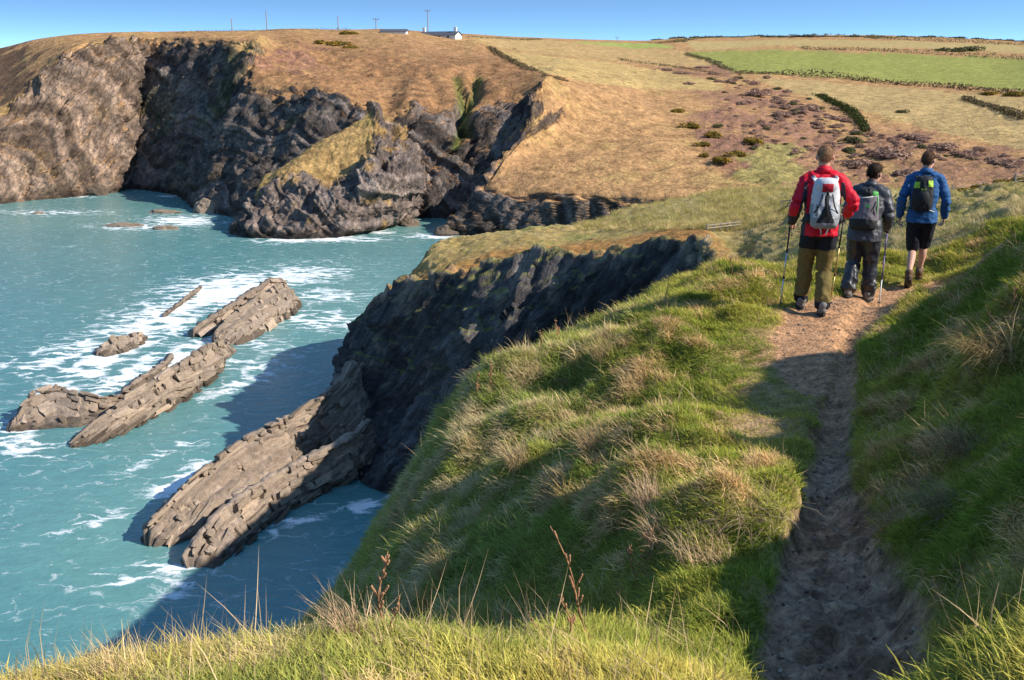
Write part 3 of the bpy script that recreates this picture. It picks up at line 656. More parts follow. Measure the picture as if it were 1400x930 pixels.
add('spur_cliff', mesh_from('spur_cliff', P2, grid_faces(*P2.shape[:2]), MID_M, cc(.12, .11, .10) * (1 + .5 * n2)), label='dark rock cliff falling to the sea below the grassy spur', kind='structure')
# land behind the camera, rising on the inland side
xb = np.linspace(9.4, 60, 40); yb = np.linspace(-30, 23, 44); XB, YB = np.meshgrid(xb, yb)
zb = CAMZ + .9 + 3.0 * sstep(9, 40, XB) * (1 - sstep(4, 14, YB)) - 4.6 * sstep(6, 20, YB) + .35 * fbm(np.stack([XB, YB, 0 * XB], -1), 3, 3, 510)
e0 = z_near(np.full(len(yb), 9.4), np.clip(yb, -2, 22)); zb = lerp(e0[:, None], zb, sstep(0, 8, XB - 9.4))
PB = np.stack([XB, YB, zb - .02], -1); n2 = fbm(PB, 1, 3, 511)[..., None]
add('inland_pasture', mesh_from('inland', PB, grid_faces(*PB.shape[:2]), MID_M, np.concatenate([cc(.2, .2, .06) * (1 + .4 * n2), 0 * n2], -1)), label='rough green pasture rising inland above the bank', kind='structure')
# ================================================================== sea
def sea_mat():
    m, t, out = new_mat('sea_water')
    tc = N(t, 'ShaderNodeTexCoord'); ob = tc.outputs['Object']
    at = N(t, 'ShaderNodeAttribute', attribute_name='Col'); sep = N(t, 'ShaderNodeSeparateColor'); t.links.new(at.outputs['Color'], sep.inputs[0])
    mpg = N(t, 'ShaderNodeMapping'); mpg.inputs['Scale'].default_value = (.5, 1.0, 1); mpg.inputs['Rotation'].default_value = (0, 0, R(12)); t.links.new(ob, mpg.inputs[0])
    sw = noise_node(t, .8, 6, .66, vec=mpg.outputs[0]); ch = noise_node(t, 2.4, 4, .6, vec=mpg.outputs[0]); lg = noise_node(t, .03, 3, .5, vec=ob)
    # foam: thin torn lace where the foam density is high
    wp = noise_node(t, .25, 4, .6, vec=ob)
    wm = N(t, 'ShaderNodeVectorMath', operation='MULTIPLY_ADD'); wm.inputs[1].default_value = (5, 5, 0); t.links.new(wp.outputs['Color'], wm.inputs[0]); t.links.new(ob, wm.inputs[2])
    st = N(t, 'ShaderNodeMapping'); st.inputs['Scale'].default_value = (.5, 1.25, 1); st.inputs['Rotation'].default_value = (0, 0, R(-8)); t.links.new(wm.outputs[0], st.inputs[0])
    f1 = noise_node(t, .33, 7, .68, vec=st.outputs[0])
    vo = N(t, 'ShaderNodeTexVoronoi', feature='DISTANCE_TO_EDGE'); vo.inputs['Scale'].default_value = .42; t.links.new(st.outputs[0], vo.inputs['Vector'])
    ab = N(t, 'ShaderNodeMath', operation='SUBTRACT'); ab.inputs[1].default_value = .5; t.links.new(f1.outputs[0], ab.inputs[0])
    aa = N(t, 'ShaderNodeMath', operation='ABSOLUTE'); t.links.new(ab.outputs[0], aa.inputs[0])
    mn = N(t, 'ShaderNodeMath', operation='MULTIPLY'); mn.inputs[1].default_value = .55; t.links.new(vo.outputs[0], mn.inputs[0])
    ad = N(t, 'ShaderNodeMath', operation='ADD'); t.links.new(mn.outputs[0], ad.inputs[0]); t.links.new(aa.outputs[0], ad.inputs[1])
    th = N(t, 'ShaderNodeMath', operation='MULTIPLY'); th.inputs[1].default_value = .185; t.links.new(sep.outputs[0], th.inputs[0])
    sb = N(t, 'ShaderNodeMath', operation='SUBTRACT'); t.links.new(th.outputs[0], sb.inputs[0]); t.links.new(ad.outputs[0], sb.inputs[1])
    foam = N(t, 'ShaderNodeMapRange'); foam.inputs['From Min'].default_value = -.035; foam.inputs['From Max'].default_value = .05; t.links.new(sb.outputs[0], foam.inputs[0])
    base = N(t, 'ShaderNodeMix', data_type='RGBA'); base.inputs[6].default_value = (.062, .205, .225, 1); base.inputs[7].default_value = (.15, .315, .285, 1)
    ms = N(t, 'ShaderNodeMath', operation='MULTIPLY_ADD'); ms.inputs[1].default_value = .5; t.links.new(lg.outputs[0], ms.inputs[0]); t.links.new(sep.outputs[1], ms.inputs[2])
    t.links.new(ms.outputs[0], base.inputs[0])
    r = ramp(t, sw.outputs[0], [(.3, (.88, .9, .92)), (.7, (1.1, 1.09, 1.08))])
    bc = mul(t, base.outputs[2], r.outputs[0])
    fin = N(t, 'ShaderNodeMix', data_type='RGBA'); t.links.new(foam.outputs[0], fin.inputs[0]); t.links.new(bc, fin.inputs[6]); fin.inputs[7].default_value = (.80, .82, .82, 1)
    b = N(t, 'ShaderNodeBsdfPrincipled'); b.inputs['IOR'].default_value = 1.33; t.links.new(fin.outputs[2], b.inputs['Base Color'])
    rr = N(t, 'ShaderNodeMath', operation='MULTIPLY_ADD'); rr.inputs[1].default_value = .6; rr.inputs[2].default_value = .16; t.links.new(foam.outputs[0], rr.inputs[0]); t.links.new(rr.outputs[0], b.inputs['Roughness'])
    h = N(t, 'ShaderNodeMath', operation='MULTIPLY_ADD'); h.inputs[1].default_value = .35; t.links.new(ch.outputs[0], h.inputs[0]); t.links.new(sw.outputs[0], h.inputs[2])
    bp = N(t, 'ShaderNodeBump'); bp.inputs['Strength'].default_value = .6; bp.inputs['Distance'].default_value = .3; t.links.new(h.outputs[0], bp.inputs['Height']); t.links.new(bp.outputs[0], b.inputs['Normal'])
    t.links.new(b.outputs[0], out.inputs[0]); return m
rr_ = np.concatenate([np.linspace(20, 60, 20, endpoint=False), np.geomspace(60, 340, 420, endpoint=False), np.geomspace(340, 9000, 30)])
aa_ = np.concatenate([np.linspace(-88, -36, 30, endpoint=False), np.linspace(-36, 16, 520, endpoint=False), np.linspace(16, 70, 20)])
RR, AA = np.meshgrid(rr_, np.radians(aa_), indexing='ij')
X = RR * np.sin(AA); Y = RR * np.cos(AA)
P3 = np.stack([X, Y, 0 * X], -1)
Z = .10 * fbm(P3, (9, 5, 1), 3, 600) * (RR < 340)
px, py = proj(np.stack([X, Y, 0 * X], -1))
dens = -.02 + .16 * fbm(P3, 22, 3, 610)
FB6 = .1 * fbm(P3, 6, 3, 620)
def fm(cx, cy, rx, ry, a, ang=0):
    global dens
    c_, s_ = math.cos(R(ang)), math.sin(R(ang)); dx = px - cx; dy = py - cy
    u = (dx * c_ + dy * s_) / rx; v = (-dx * s_ + dy * c_) / ry
    dens = np.maximum(dens, a * np.exp(-(u * u + v * v)) + FB6)
for a in [(300, 400, 75, 22, 1.25, -8), (215, 440, 90, 30, 1.0, -20), (160, 480, 100, 22, 1.05, -28), (400, 378, 70, 14, .9, -5), (440, 437, 60, 12, .75, 0), (230, 500, 60, 18, 1.1, -35), (90, 485, 100, 20, .75, -15), (30, 610, 45, 14, 1.0, 10), (250, 655, 40, 13, 1.25, -30),
          (80, 540, 60, 12, .8, -30), (185, 800, 80, 14, .8, 5), (230, 775, 40, 8, .9, 0), (130, 715, 60, 10, .55, -20), (400, 715, 35, 10, .95, -20), (500, 690, 30, 12, .8, -20), (330, 525, 50, 10, .7, -20), (340, 500, 40, 12, .6, 0),
          (250, 302, 50, 7, 1.05, 0), (190, 310, 60, 5, .8, 0), (100, 268, 30, 3, .9, 0), (460, 327, 60, 4, 1.1, 0), (390, 329, 50, 3.5, .95, 0), (590, 323, 40, 4, .8, 0), (520, 318, 20, 3, .8, 0), (60, 291, 90, 4, .55, 0), (240, 268, 20, 2, .8, 0), (20, 590, 30, 10, .9, 10), (225, 620, 60, 8, .5, -25),
          (440, 405, 60, 10, .6, 0), (350, 470, 60, 12, .55, 10), (280, 470, 40, 14, .9, -30), (170, 515, 60, 14, .95, -30)]: fm(*a)
green = np.clip(.25 - .25 * sstep(250, 520, py) * (1 - sstep(0, 260, px)) + .35 * np.exp(-((px - 440) / 160) ** 2 - ((py - 420) / 70) ** 2) + .3 * np.exp(-((px - 100) / 200) ** 2 - ((py - 760) / 110) ** 2) + .25 * np.exp(-((py - 295) / 30) ** 2) + .15 * fbm(P3, 40, 3, 630), 0, 1)
col = np.stack([np.clip(dens, 0, 1.5), green, 0 * dens], -1)
add('sea', mesh_from('sea', np.stack([X, Y, Z], -1), grid_faces(*X.shape), sea_mat(), col), label='turquoise sea of the bay with lacy white foam round the rocks', kind='structure')
# ================================================================== bedded rock ledges standing out of the sea
rnd = random.Random(5)
ROCK_M = vcol_mat('bedded_rock', (2.2, 9), .30, (.8, .12))
def block_mesh(i):
    """a split, worn block: a cube of 26 points with its corners knocked off"""
    g = np.random.default_rng(900 + i); V = []; idx = {}
    for x in (-1, 0, 1):
        for y in (-1, 0, 1):
            for z in (-1, 0, 1):
                if (x, y, z) == (0, 0, 0): continue
                idx[(x, y, z)] = len(V); n = abs(x) + abs(y) + abs(z)
                k = {3: .90, 2: .97, 1: 1.0}[n]
                V.append(np.array((x, y, z)) * .5 * k + g.uniform(-.12, .12, 3))
    V = np.array(V); sk = g.uniform(-.18, .18, 3); V[:, 0] += sk[0] * V[:, 1]; V[:, 1] += sk[1] * V[:, 2]; V[:, 0] += sk[2] * V[:, 2]
    Fc = []
    for ax in range(3):
        for s in (-1, 1):
            o = [a for a in range(3) if a != ax]
            for a in (-1, 0):
                for b in (-1, 0):
                    c = []
                    for da, db in ((0, 0), (1, 0), (1, 1), (0, 1)):
                        k = [0, 0, 0]; k[ax] = s; k[o[0]] = a + da; k[o[1]] = b + db; c.append(idx[tuple(k)])
                    if (s > 0) == (ax == 1): c.reverse()
                    Fc.append(c)
    tone = g.uniform(.6, 1.25) * (.42 if i >= 16 else 1); base = lerp(cc(.30, .235, .185), cc(.40, .30, .215), g.random())
    return mesh_from('rock_block', V, Fc, ROCK_M, np.tile(base * tone, (len(V), 1)), smooth=False)
BLK = [block_mesh(i) for i in range(16)]; WET = [block_mesh(16 + i) for i in range(6)]     # stones of the tide line are dark and wet
def ledge(name, label, crest, foot, rows, blen, thick, left=1.6, group='bedded rock ledges in the bay', cut=0.1, dark=1.0, maxb=290, nt_=90, seed=0):
    """beds dip from the crest to the right foot; each bed step carries a row of jointed blocks"""
    rd = random.Random(seed + 31)
    A = np.array([WZ(*p) for p in crest]); B = np.array([WZ(*p) for p in foot])
    ta = np.linspace(0, 1, len(A)); tb = np.linspace(0, 1, len(B)); n = nt_; tq = np.linspace(0, 1, n)
    A = pchip(ta, A, tq); B = pchip(tb, B, tq)
    ax = A[-1] - A[0]; ax[2] = 0; ax /= np.linalg.norm(ax); lf = np.array([-ax[1], ax[0], 0])
    L0 = A + lf * left * np.maximum(.4, A[:, 2:3] / 3); L0[:, 2] = -1.2
    B2 = B + (B - A) * .25; B2[:, 2] = np.minimum(B[:, 2] - 1.0, -1)
    C = np.stack([L0, A * .5 + L0 * .5 + np.array([0, 0, .35]) * np.maximum(.3, A[:, 2:3] / 2), A, lerp(A, B, .5), B, B2])
    # round off both ends
    for e, dx in ((0, -ax), (-1, ax)):
        C[:, e] = C[:, e].mean(0) + dx * .8; C[:, e, 2] = -1.0
    P, tv, tu = loft(C, [1] * (n - 1), (6, 6, 14, 14, 5))
    nr = gnormals(P); nr *= np.sign(nr[..., 2].mean())
    s = (P - A[0]) @ ax
    q = tv[:, None] * rows / 2.0 + .6 * fbm(P, 3, 2, seed + 700)
    D = (bed_relief(q, seed + 3) - .5) * thick * 1.1 + (fbm(P, (1.6, 1.6, 1.2), 4, seed + 710, .55, True) - .2) * .45
    P = P + nr * D[..., None]
    n2 = fbm(P, .8, 4, seed + 720, .6)[..., None]
    col = cc(.27, .21, .165) * dark * (1 + .4 * n2) * (.75 + .5 * bed_relief(q, seed + 8)[..., None])
    col = col * lerp(1, .45, 1 - sstep(.1, 1.0, P[..., 2] + .4 * n2[..., 0]))[..., None]
    root = bpy.data.objects.new(name, None); COL.objects.link(root); root.location = Vector(A[n // 2]) * Vector((1, 1, 0)).to_3d() if False else (A[n // 2][0], A[n // 2][1], 0)
    root['label'] = label; root['category'] = 'rock'; root['group'] = group
    o = add('bedrock', mesh_from('bedrock', P - np.array(root.location), grid_faces(*P.shape[:2]), ROCK_M, np.clip(col, .01, .9)), root)
    nb = 0; Ltot = np.linalg.norm(A[-1] - A[0])
    ws = [rd.choice((.5, .8, 1.0, 1.5)) * rd.uniform(.8, 1.2) for _ in range(rows)]; tot = sum(ws); acc = 0
    for r in range(rows):
        f0 = (acc + ws[r] * .4) / tot - .02; wrel = ws[r] / tot * rows; acc += ws[r]; proud = rd.uniform(-.15, .45); x = rd.uniform(0, blen)
        while x < Ltot and nb < maxb:
            L = blen * rd.choice((.35, .6, .9, 1.3, 2.4, 3.4)) * rd.uniform(.75, 1.25); L = min(L, .13 * Ltot); t = (x + L / 2) / Ltot; x += L * 1.02
            if t > .95 or t < .04 or rd.random() < cut: continue
            i = min(n - 2, max(1, int(t * (n - 1)))); f = f0 + rd.uniform(-.02, .02)
            a, b = A[i], B[i]; p = lerp(a, b, f) + np.array([0, 0, .04])
            dv = b - a; wd = np.linalg.norm(dv) / rows * wrel
            if p[2] < -.25: continue
            tx = Vector(A[i + 1] - A[i - 1]).normalized(); dy = Vector(dv).normalized(); nz = tx.cross(dy)
            if nz.z < 0: nz = -nz
            dy = nz.cross(tx)
            M = Matrix((tx, dy, nz)).transposed().to_4x4()
            M = M @ Euler((rd.gauss(0, .08) + .10, rd.gauss(0, .05), rd.gauss(0, .08))).to_matrix().to_4x4()
            k = bpy.data.objects.new('block', (WET if p[2] < .35 + rd.uniform(-.15, .25) else BLK)[rd.randrange(6 if p[2] < .2 else 6)] if p[2] < .6 else BLK[rd.randrange(len(BLK))]); COL.objects.link(k); k.parent = root
            th = thick * rd.uniform(.55, 1.6)
            k.matrix_local = Matrix.Translation(Vector(p) - root.location + nz * (th * (rd.uniform(-.15, .2) + proud))) @ M @ Matrix.Diagonal((L * rd.uniform(.88, 1.0), wd * rd.uniform(.8, 1.35), th, 1))
            nb += 1
    return root
ledge('rock_ledge', 'long dipping rock ledge running from the headland cliff into the sea, its upper ridge', [(198, 722, 1.4), (250, 668, 3.2), (330, 603, 5.2), (410, 560, 6.2), (468, 520, 7.5), (486, 490, 9)],
      [(228, 745, .1), (300, 702, .9), (370, 658, 1.3), (440, 614, 1.8), (490, 588, 3), (510, 560, 4)], 9, 1.25, .6, 2.2, cut=.12, nt_=150, seed=1)
ledge('rock_ledge', 'lower parallel ridge of the long ledge below the headland, beside the shadowed inlet', [(252, 762, .7), (300, 702, 2.4), (360, 660, 2.9), (430, 622, 3.4), (480, 596, 4.6), (505, 575, 5)],
      [(300, 784, -.3), (350, 740, -.3), (400, 702, -.3), (450, 676, -.3), (500, 648, .2), (530, 630, .8)], 8, 1.15, .5, 1.6, cut=.14, nt_=140, seed=2)
ledge('rock_islet', 'biggest rock islet, a long tan slab of tilted jointed beds', [(100, 603, .4), (130, 577, 1.6), (180, 540, 3.0), (240, 500, 3.9), (282, 474, 3.9), (300, 476, 2.6)],
      [(95, 618, -.3), (150, 606, -.3), (205, 578, -.3), (262, 546, -.3), (300, 516, -.3), (310, 498, -.3)], 9, 1.2, .45, 1.4, cut=.08, nt_=120, seed=3)
ledge('rock_islet', 'broad hump-backed rock islet with white surf curling behind its far end', [(292, 456, 1.4), (320, 432, 3), (352, 405, 4.2), (380, 392, 4.0), (395, 392, 2.8)],
      [(296, 477, -.3), (338, 472, -.3), (372, 452, -.3), (408, 428, -.3), (414, 418, -.3)], 8, 1.4, .5, 1.2, cut=.1, nt_=100, seed=4)
ledge('rock_islet', 'narrow row of dark stepped blocks along the back of the hump-backed islet', [(262, 452, .9), (300, 428, 2.4), (340, 402, 3.6), (368, 385, 4.2), (390, 386, 3)],
      [(275, 462, -.2), (312, 450, .2), (347, 424, 1.4), (376, 402, 2.4), (394, 394, 2)], 4, 1.5, .8, 1.2, cut=.06, nt_=90, seed=5)
ledge('rock_islet', 'low rounded tan rock islet with stepped dark gaps at its seaward end', [(14, 580, .8), (38, 546, 2.4), (75, 531, 2.8), (120, 540, 2.3), (160, 540, 1.7), (185, 532, .8)],
      [(16, 594, -.3), (62, 590, -.3), (104, 588, -.3), (140, 578, -.3), (170, 562, -.3), (195, 545, -.3)], 7, 1.3, .5, 1.4, cut=.14, nt_=100, seed=6)
ledge('rock_islet', 'small tan rock hump alone among the surf streaks', [(130, 480, .5), (158, 463, 1.5), (180, 457, 1.5), (198, 458, .6)], [(140, 491, -.3), (168, 486, -.3), (190, 476, -.3), (204, 464, -.3)], 4, 1.2, .45, .9, nt_=60, seed=7)
ledge('rock_islet', 'thin broken string of low rocks between the slab islet and the surf', [(168, 536, .4), (195, 515, .8), (218, 500, 1.0), (234, 486, .5)], [(178, 545, -.3), (204, 525, -.3), (226, 508, -.3), (240, 491, -.3)], 3, 1.0, .5, .6, cut=.3, nt_=60, seed=8)
ledge('rock_islet', 'half-awash thin rock fin in the whitest patch of surf', [(222, 431, .4), (245, 413, .7), (262, 400, .8), (275, 391, .4)], [(228, 434, -.3), (252, 417, -.3), (268, 404, -.3), (279, 394, -.3)], 2, 1.3, .5, .6, cut=.25, nt_=50, seed=9)
ledge('rock_islet', 'short stepped rock bridging the big slab islet and the hump-backed islet', [(258, 496, 1.0), (275, 478, 2.0), (296, 470, 2.0), (312, 470, .9)], [(270, 506, -.3), (292, 502, -.3), (312, 492, -.3), (322, 482, -.3)], 4, 1.1, .5, .9, nt_=60, seed=10)
# boulders at the cliff feet
def boulder(loc, r, label, seed, group='boulders at the far cliff foot', dark=1.0):
    g = np.linspace(0, math.pi, 13)[:, None]; a = np.linspace(0, 2 * math.pi, 20, endpoint=False)[None]
    U = np.stack([np.sin(g) * np.cos(a), np.sin(g) * np.sin(a), np.cos(g) + 0 * a], -1)
    P = U * (1 + .55 * fbm(U + seed * 9.1, .9, 3, 800, .5, True)[..., None]) * np.array(r) * .8
    P[..., 2] = np.where(P[..., 2] < 0, P[..., 2] * .5, P[..., 2])
    col = np.tile(cc(.25, .19, .14) * dark, (P.size // 3, 1)) * (1 + .4 * fbm(P, .9, 3, 810).reshape(-1, 1))
    add('boulder', mesh_from('boulder', P, grid_faces(13, 20, True), ROCK_M, np.clip(col, .01, .9), smooth=False), label=label, cat='rock', group=group, loc=loc)
for i, (x, y, r, lb, dk) in enumerate([(168, 309, (4.5, 1.6, .9), 'flat tan rock awash off the far cliff, surf round it', 1), (226, 313, (3, 1.4, .8), 'small tan rock just showing in the surf of the far cove', 1), (53, 292, (1.6, 1, .6), 'tiny lone rock awash near the sunlit far cliff', 1),
        (128, 266, (4, 3, 3), 'dark boulder pile at the foot of the sunlit far cliff', .45), (285, 290, (4, 2.5, 3.2), 'sunlit tan boulder beside the dark folded cliff foot', 1.1), (225, 291, (4, 1.2, 1.0), 'low tan skerry in front of the shaded far cove', 1),
        (560, 308, (2.5, 2, 1.6), 'brown boulder at the right foot of the promontory', .7), (612, 321, (3, 2, 2), 'dark boulder at the mouth of the inner cove', .6)]):
    p = S(x, y); boulder((p[0], p[1], -.05), r, lb, i, dark=dk)
# ================================================================== grass
BLADE_M = leaf_mat('grass_blade', .30, 'inst')
TUFTC = bpy.data.collections.new('tuft_kinds')
def blade_arrays(g, n, rad, l0, l1, wd, lean, curl, wind=(1, 0)):
    """n curved ribbons; local +x is the lean direction"""
    V = []; Fc = []
    for _ in range(n):
        a = g.uniform(0, 2 * math.pi); r = rad * math.sqrt(g.random()); L = g.uniform(l0, l1); w_ = wd * g.uniform(.6, 1.2)
        bx, by = r * math.cos(a), r * math.sin(a)
        az = g.normal(0, .9); ln = max(0, g.normal(lean, .25)); cu = g.normal(curl, .35)
        d = np.array([math.cos(az), math.sin(az)]); sd = np.array([-d[1], d[0], 0]) ; tw = g.uniform(-1, 1); sd = np.array([sd[0], sd[1], 0]) * math.cos(tw) + np.array([d[0], d[1], 0]) * math.sin(tw)
        p = np.array([bx, by, -.015]); th = ln; b = len(V)
        for k in range(4):
            ww = w_ * (1, .9, .6, .08)[k]
            V += [p - sd * ww / 2, p + sd * ww / 2]
            p = p + np.array([d[0] * math.sin(th), d[1] * math.sin(th), math.cos(th)]) * L / 3; th += cu * .45
        for k in range(3): Fc.append((b + 2 * k, b + 2 * k + 1, b + 2 * k + 3, b + 2 * k + 2))
    return np.array(V), np.array(Fc)
def tuft_kind(name, seed, mat=None, **kw):
    g = np.random.default_rng(seed); V, Fc = blade_arrays(g, **kw)
    o = bpy.data.objects.new(name, mesh_from(name, V, Fc, mat or BLADE_M, smooth=True)); TUFTC.objects.link(o); return o
# alphabetical order = pick index
kinds = []
for i in range(3): tuft_kind('a%d_short' % i, 10 + i, n=20, rad=.07, l0=.03, l1=.07, wd=.0055, lean=.55, curl=.8)
for i in range(3): tuft_kind('b%d_long' % i, 20 + i, n=18, rad=.065, l0=.045, l1=.105, wd=.0048, lean=.6, curl=.9)
for i in range(3): tuft_kind('c%d_straw' % i, 30 + i, n=19, rad=.06, l0=.05, l1=.125, wd=.0044, lean=.55, curl=.9)
for i in range(2): tuft_kind('d%d_coarse' % i, 40 + i, n=34, rad=.16, l0=.16, l1=.36, wd=.009, lean=.5, curl=.8)
def scatter(name, pts, rot, scl, idx, tint, label):
    me = bpy.data.meshes.new(name); n = len(pts); me.vertices.add(n); me.vertices.foreach_set('co', np.asarray(pts, np.float32).ravel())
    a = me.attributes.new('rot', 'FLOAT_VECTOR', 'POINT'); a.data.foreach_set('vector', np.asarray(rot, np.float32).ravel())
    a = me.attributes.new('scl', 'FLOAT', 'POINT'); a.data.foreach_set('value', np.asarray(scl, np.float32))
    a = me.attributes.new('kind', 'INT', 'POINT'); a.data.foreach_set('value', np.asarray(idx, np.int32))
    a = me.attributes.new('tint', 'FLOAT_VECTOR', 'POINT'); a.data.foreach_set('vector', np.asarray(tint, np.float32).ravel())
    me.materials.append(BLADE_M)
    o = add(name, me, label=label, kind='stuff')
    ng = bpy.data.node_groups.new(name, 'GeometryNodeTree'); ng.interface.new_socket('Geometry', in_out='INPUT', socket_type='NodeSocketGeometry'); ng.interface.new_socket('Geometry', in_out='OUTPUT', socket_type='NodeSocketGeometry')
    gi = ng.nodes.new('NodeGroupInput'); go = ng.nodes.new('NodeGroupOutput'); ip = ng.nodes.new('GeometryNodeInstanceOnPoints'); ci = ng.nodes.new('GeometryNodeCollectionInfo')
    ci.inputs['Collection'].default_value = TUFTC; ci.inputs['Separate Children'].default_value = True; ci.inputs['Reset Children'].default_value = True
    def na(nm, ty):
        q = ng.nodes.new('GeometryNodeInputNamedAttribute'); q.data_type = ty; q.inputs['Name'].default_value = nm; return [s for s in q.outputs if s.enabled][0]
    er = ng.nodes.new('FunctionNodeEulerToRotation'); L = ng.links.new
    L(gi.outputs[0], ip.inputs['Points']); L(ci.outputs[0], ip.inputs['Instance']); ip.inputs['Pick Instance'].default_value = True
    L(na('kind', 'INT'), ip.inputs['Instance Index']); L(na('rot', 'FLOAT_VECTOR'), er.inputs[0]); L(er.outputs[0], ip.inputs['Rotation']); L(na('scl', 'FLOAT'), ip.inputs['Scale'])
    L(ip.outputs[0], go.inputs[0])
    md = o.modifiers.new('scatter', 'NODES'); md.node_group = ng; return o
g = np.random.default_rng(77)
def sample_near(n, x0, x1, y0, y1):
    X = g.uniform(x0, x1, n); Y = g.uniform(y0, y1, n); return X, Y
def grass_batch(X, Y, dens_keep):
    px, py = proj(np.stack([X, Y, z_base(X, Y)], -1))
    k = (px > -160) & (px < 1560) & (py < 1120) & (g.random(len(X)) < dens_keep); X, Y = X[k], Y[k]
    m, cv = path_mask(X, Y); wm = worn_mask(X, Y)
    P3 = np.stack([X, Y, 0 * X], -1); nz = fbm(P3, .5, 3, 900)
    k = (m < .35) & (g.random(len(X)) > .8 * wm * (nz > -.35) + 0 * X); X, Y, m, wm, nz = X[k], Y[k], m[k], wm[k], nz[k]
    e = .05; Z = z_near(X, Y, False); gx = (z_near(X + e, Y, False) - Z) / e; gy = (z_near(X, Y + e, False) - Z) / e
    return X, Y, Z, gx, gy, m, wm
def near_grass():
    parts = []
    for (n, x0, x1, y0, y1) in ((15000, -2.6, 2.6, 1.5, 4.2), (26000, -2.6, 4.6, 4.0, 7.5), (32000, -3.2, 7.0, 7.5, 11.5), (20000, -1.5, 9.0, 11.5, 17.5)):
        X, Y = sample_near(n, x0, x1, y0, y1); parts.append(grass_batch(X, Y, 1.0))
    X, Y, Z, gx, gy, m, wm = [np.concatenate(a) for a in zip(*parts)]
    P3 = np.stack([X, Y, 0 * X], -1); n1 = fbm(P3, .8, 3, 910); n2 = fbm(P3, .28, 3, 920); n3 = fbm(P3, 2.5, 2, 930)
    sl = np.hypot(gx, gy)
    down = np.arctan2(-gy, -gx)                                # downhill
    wind = math.pi + .25                                       # sea grass combed seaward
    vx = np.cos(down) * np.minimum(sl, 1) * 1.3 + .55 * math.cos(wind); vy = np.sin(down) * np.minimum(sl, 1) * 1.3 + .55 * math.sin(wind)
    yaw = np.arctan2(vy, vx) + g.normal(0, .8, len(X))
    up = np.stack([-gx * .45, -gy * .45, np.ones(len(X))], -1); up /= np.linalg.norm(up, axis=1)[:, None]
    rx = -np.arcsin(up[:, 1]); ry = np.arctan2(up[:, 0], up[:, 2])
    # euler XYZ with yaw first: R = Rz-lean * yaw ; compose numerically
    rot = np.zeros((len(X), 3))
    for i in range(len(X)):
        M = Matrix.Rotation(ry[i], 3, 'Y') @ Matrix.Rotation(rx[i], 3, 'X') @ Matrix.Rotation(yaw[i], 3, 'Z'); rot[i] = M.to_euler()
    crest = sum(np.exp(-(((X - hx) / r) ** 2 + ((Y - hy) / r) ** 2)) for (hx, hy), r, h in HUM)
    leftside = sstep(1.6, -.6, X - .18 * (Y - 6))              # the seaward slope carries longer, greyer grass
    n4 = fbm(P3, .2, 2, 940); strawy = n2 * .8 + n4 * .7 + n1 * .4 + .22 * crest + .16 * leftside - .38
    bank = sstep(2.4, 3.2, X - .16 * (Y - 6)) * (Y < 10)
    strawy = strawy + .10 * bank + .10 * (Y < 3.6) - .22 * ((X > .2) & (X < 1.6) & (Y < 4.6))
    pr = g.random(len(X)); straw = strawy + .25 * (pr - .5) > .02
    lng = (g.random(len(X)) < .08 + .35 * leftside + .45 * bank + .2 * crest) & (wm < .3)
    fgm = Y < 3.7; lng |= fgm & (g.random(len(X)) < .45)
    kind = np.where(straw, np.where(lng | (g.random(len(X)) < .6), 6, 3), np.where(lng, 3, 0)) + g.integers(0, 3, len(X))
    kind = np.where((wm > .25) | (m > .05), g.integers(0, 3, len(X)), kind)
    far = Y > 9.5
    green = np.array([.21, .27, .038]); lime = np.array([.52, .45, .09]); strw = np.array([.78, .55, .27]); grey = np.array([.50, .45, .25]); tan_ = np.array([.62, .37, .15])
    f = np.clip(.45 + .9 * n3 + .5 * n2 + .25 * g.normal(size=len(X)), 0, 1)[:, None]
    c = lerp(green, lime, f)
    c = lerp(c, lerp(c, green * 1.05, .6), (bank * .9)[:, None])
    cs = lerp(strw, tan_, np.clip(.4 + n1 * 1.2 + .3 * g.normal(size=len(X)), 0, 1)[:, None]); cs = lerp(cs, grey, (leftside * .6)[:, None])
    c = np.where(straw[:, None], cs, lerp(c, grey * [.8, .95, .7], (leftside * .28)[:, None]))
    gold = sstep(3.7, 2.6, Y) * np.clip(.45 + n1, 0, 1); c = lerp(c, np.array([.74, .56, .15]), (gold * .8)[:, None])
    c = c * np.exp(g.normal(0, .16, len(X)))[:, None]
    scl = np.exp(g.normal(0, .2, len(X))) * lerp(.85, 1.15, sstep(3, 9, Y)) * (1 - .45 * wm) * (1 + .25 * far)
    scl = np.where(m > .05, scl * .6, scl)
    scatter('grass', np.stack([X, Y, Z], -1), rot, scl, kind, c, 'green and straw-coloured long grass covering the spur and bank')
    print('grass tufts', len(X))
near_grass()
# coarse tussock grass on the land behind the hikers
def mid_grass():
    sel = (MID_P[..., 1] < 75) & (MID_P[..., 1] > 16) & (MID_PX > 950) & (MID_PX < 1500) & (MID_PY < 400)
    Pm = MID_P[sel]; i = g.integers(0, len(Pm), 6000); Q = Pm[i] + g.normal(0, .1, (6000, 3)) * [1, 1, 0]
    P3 = Q; n1 = fbm(P3, 2.6, 3, 350); n2 = fbm(P3, .95, 2, 351)
    strw = np.array([.58, .45, .23]); green = np.array([.21, .23, .055])
    c = lerp(green, strw, sstep(-.45, .2, n2 + .4 * g.normal(size=len(Q)))[:, None]) * np.exp(g.normal(0, .18, len(Q)))[:, None]
    rot = np.stack([g.normal(0, .1, len(Q)), g.normal(0, .1, len(Q)), math.pi + g.normal(0, .6, len(Q))], -1)
    scatter('tussock_grass', Q - [0, 0, .03], rot, np.exp(g.normal(0, .25, len(Q))) * .62, 9 + g.integers(0, 2, len(Q)), c, 'pale tussocky grass on the slope behind the hikers')
mid_grass()
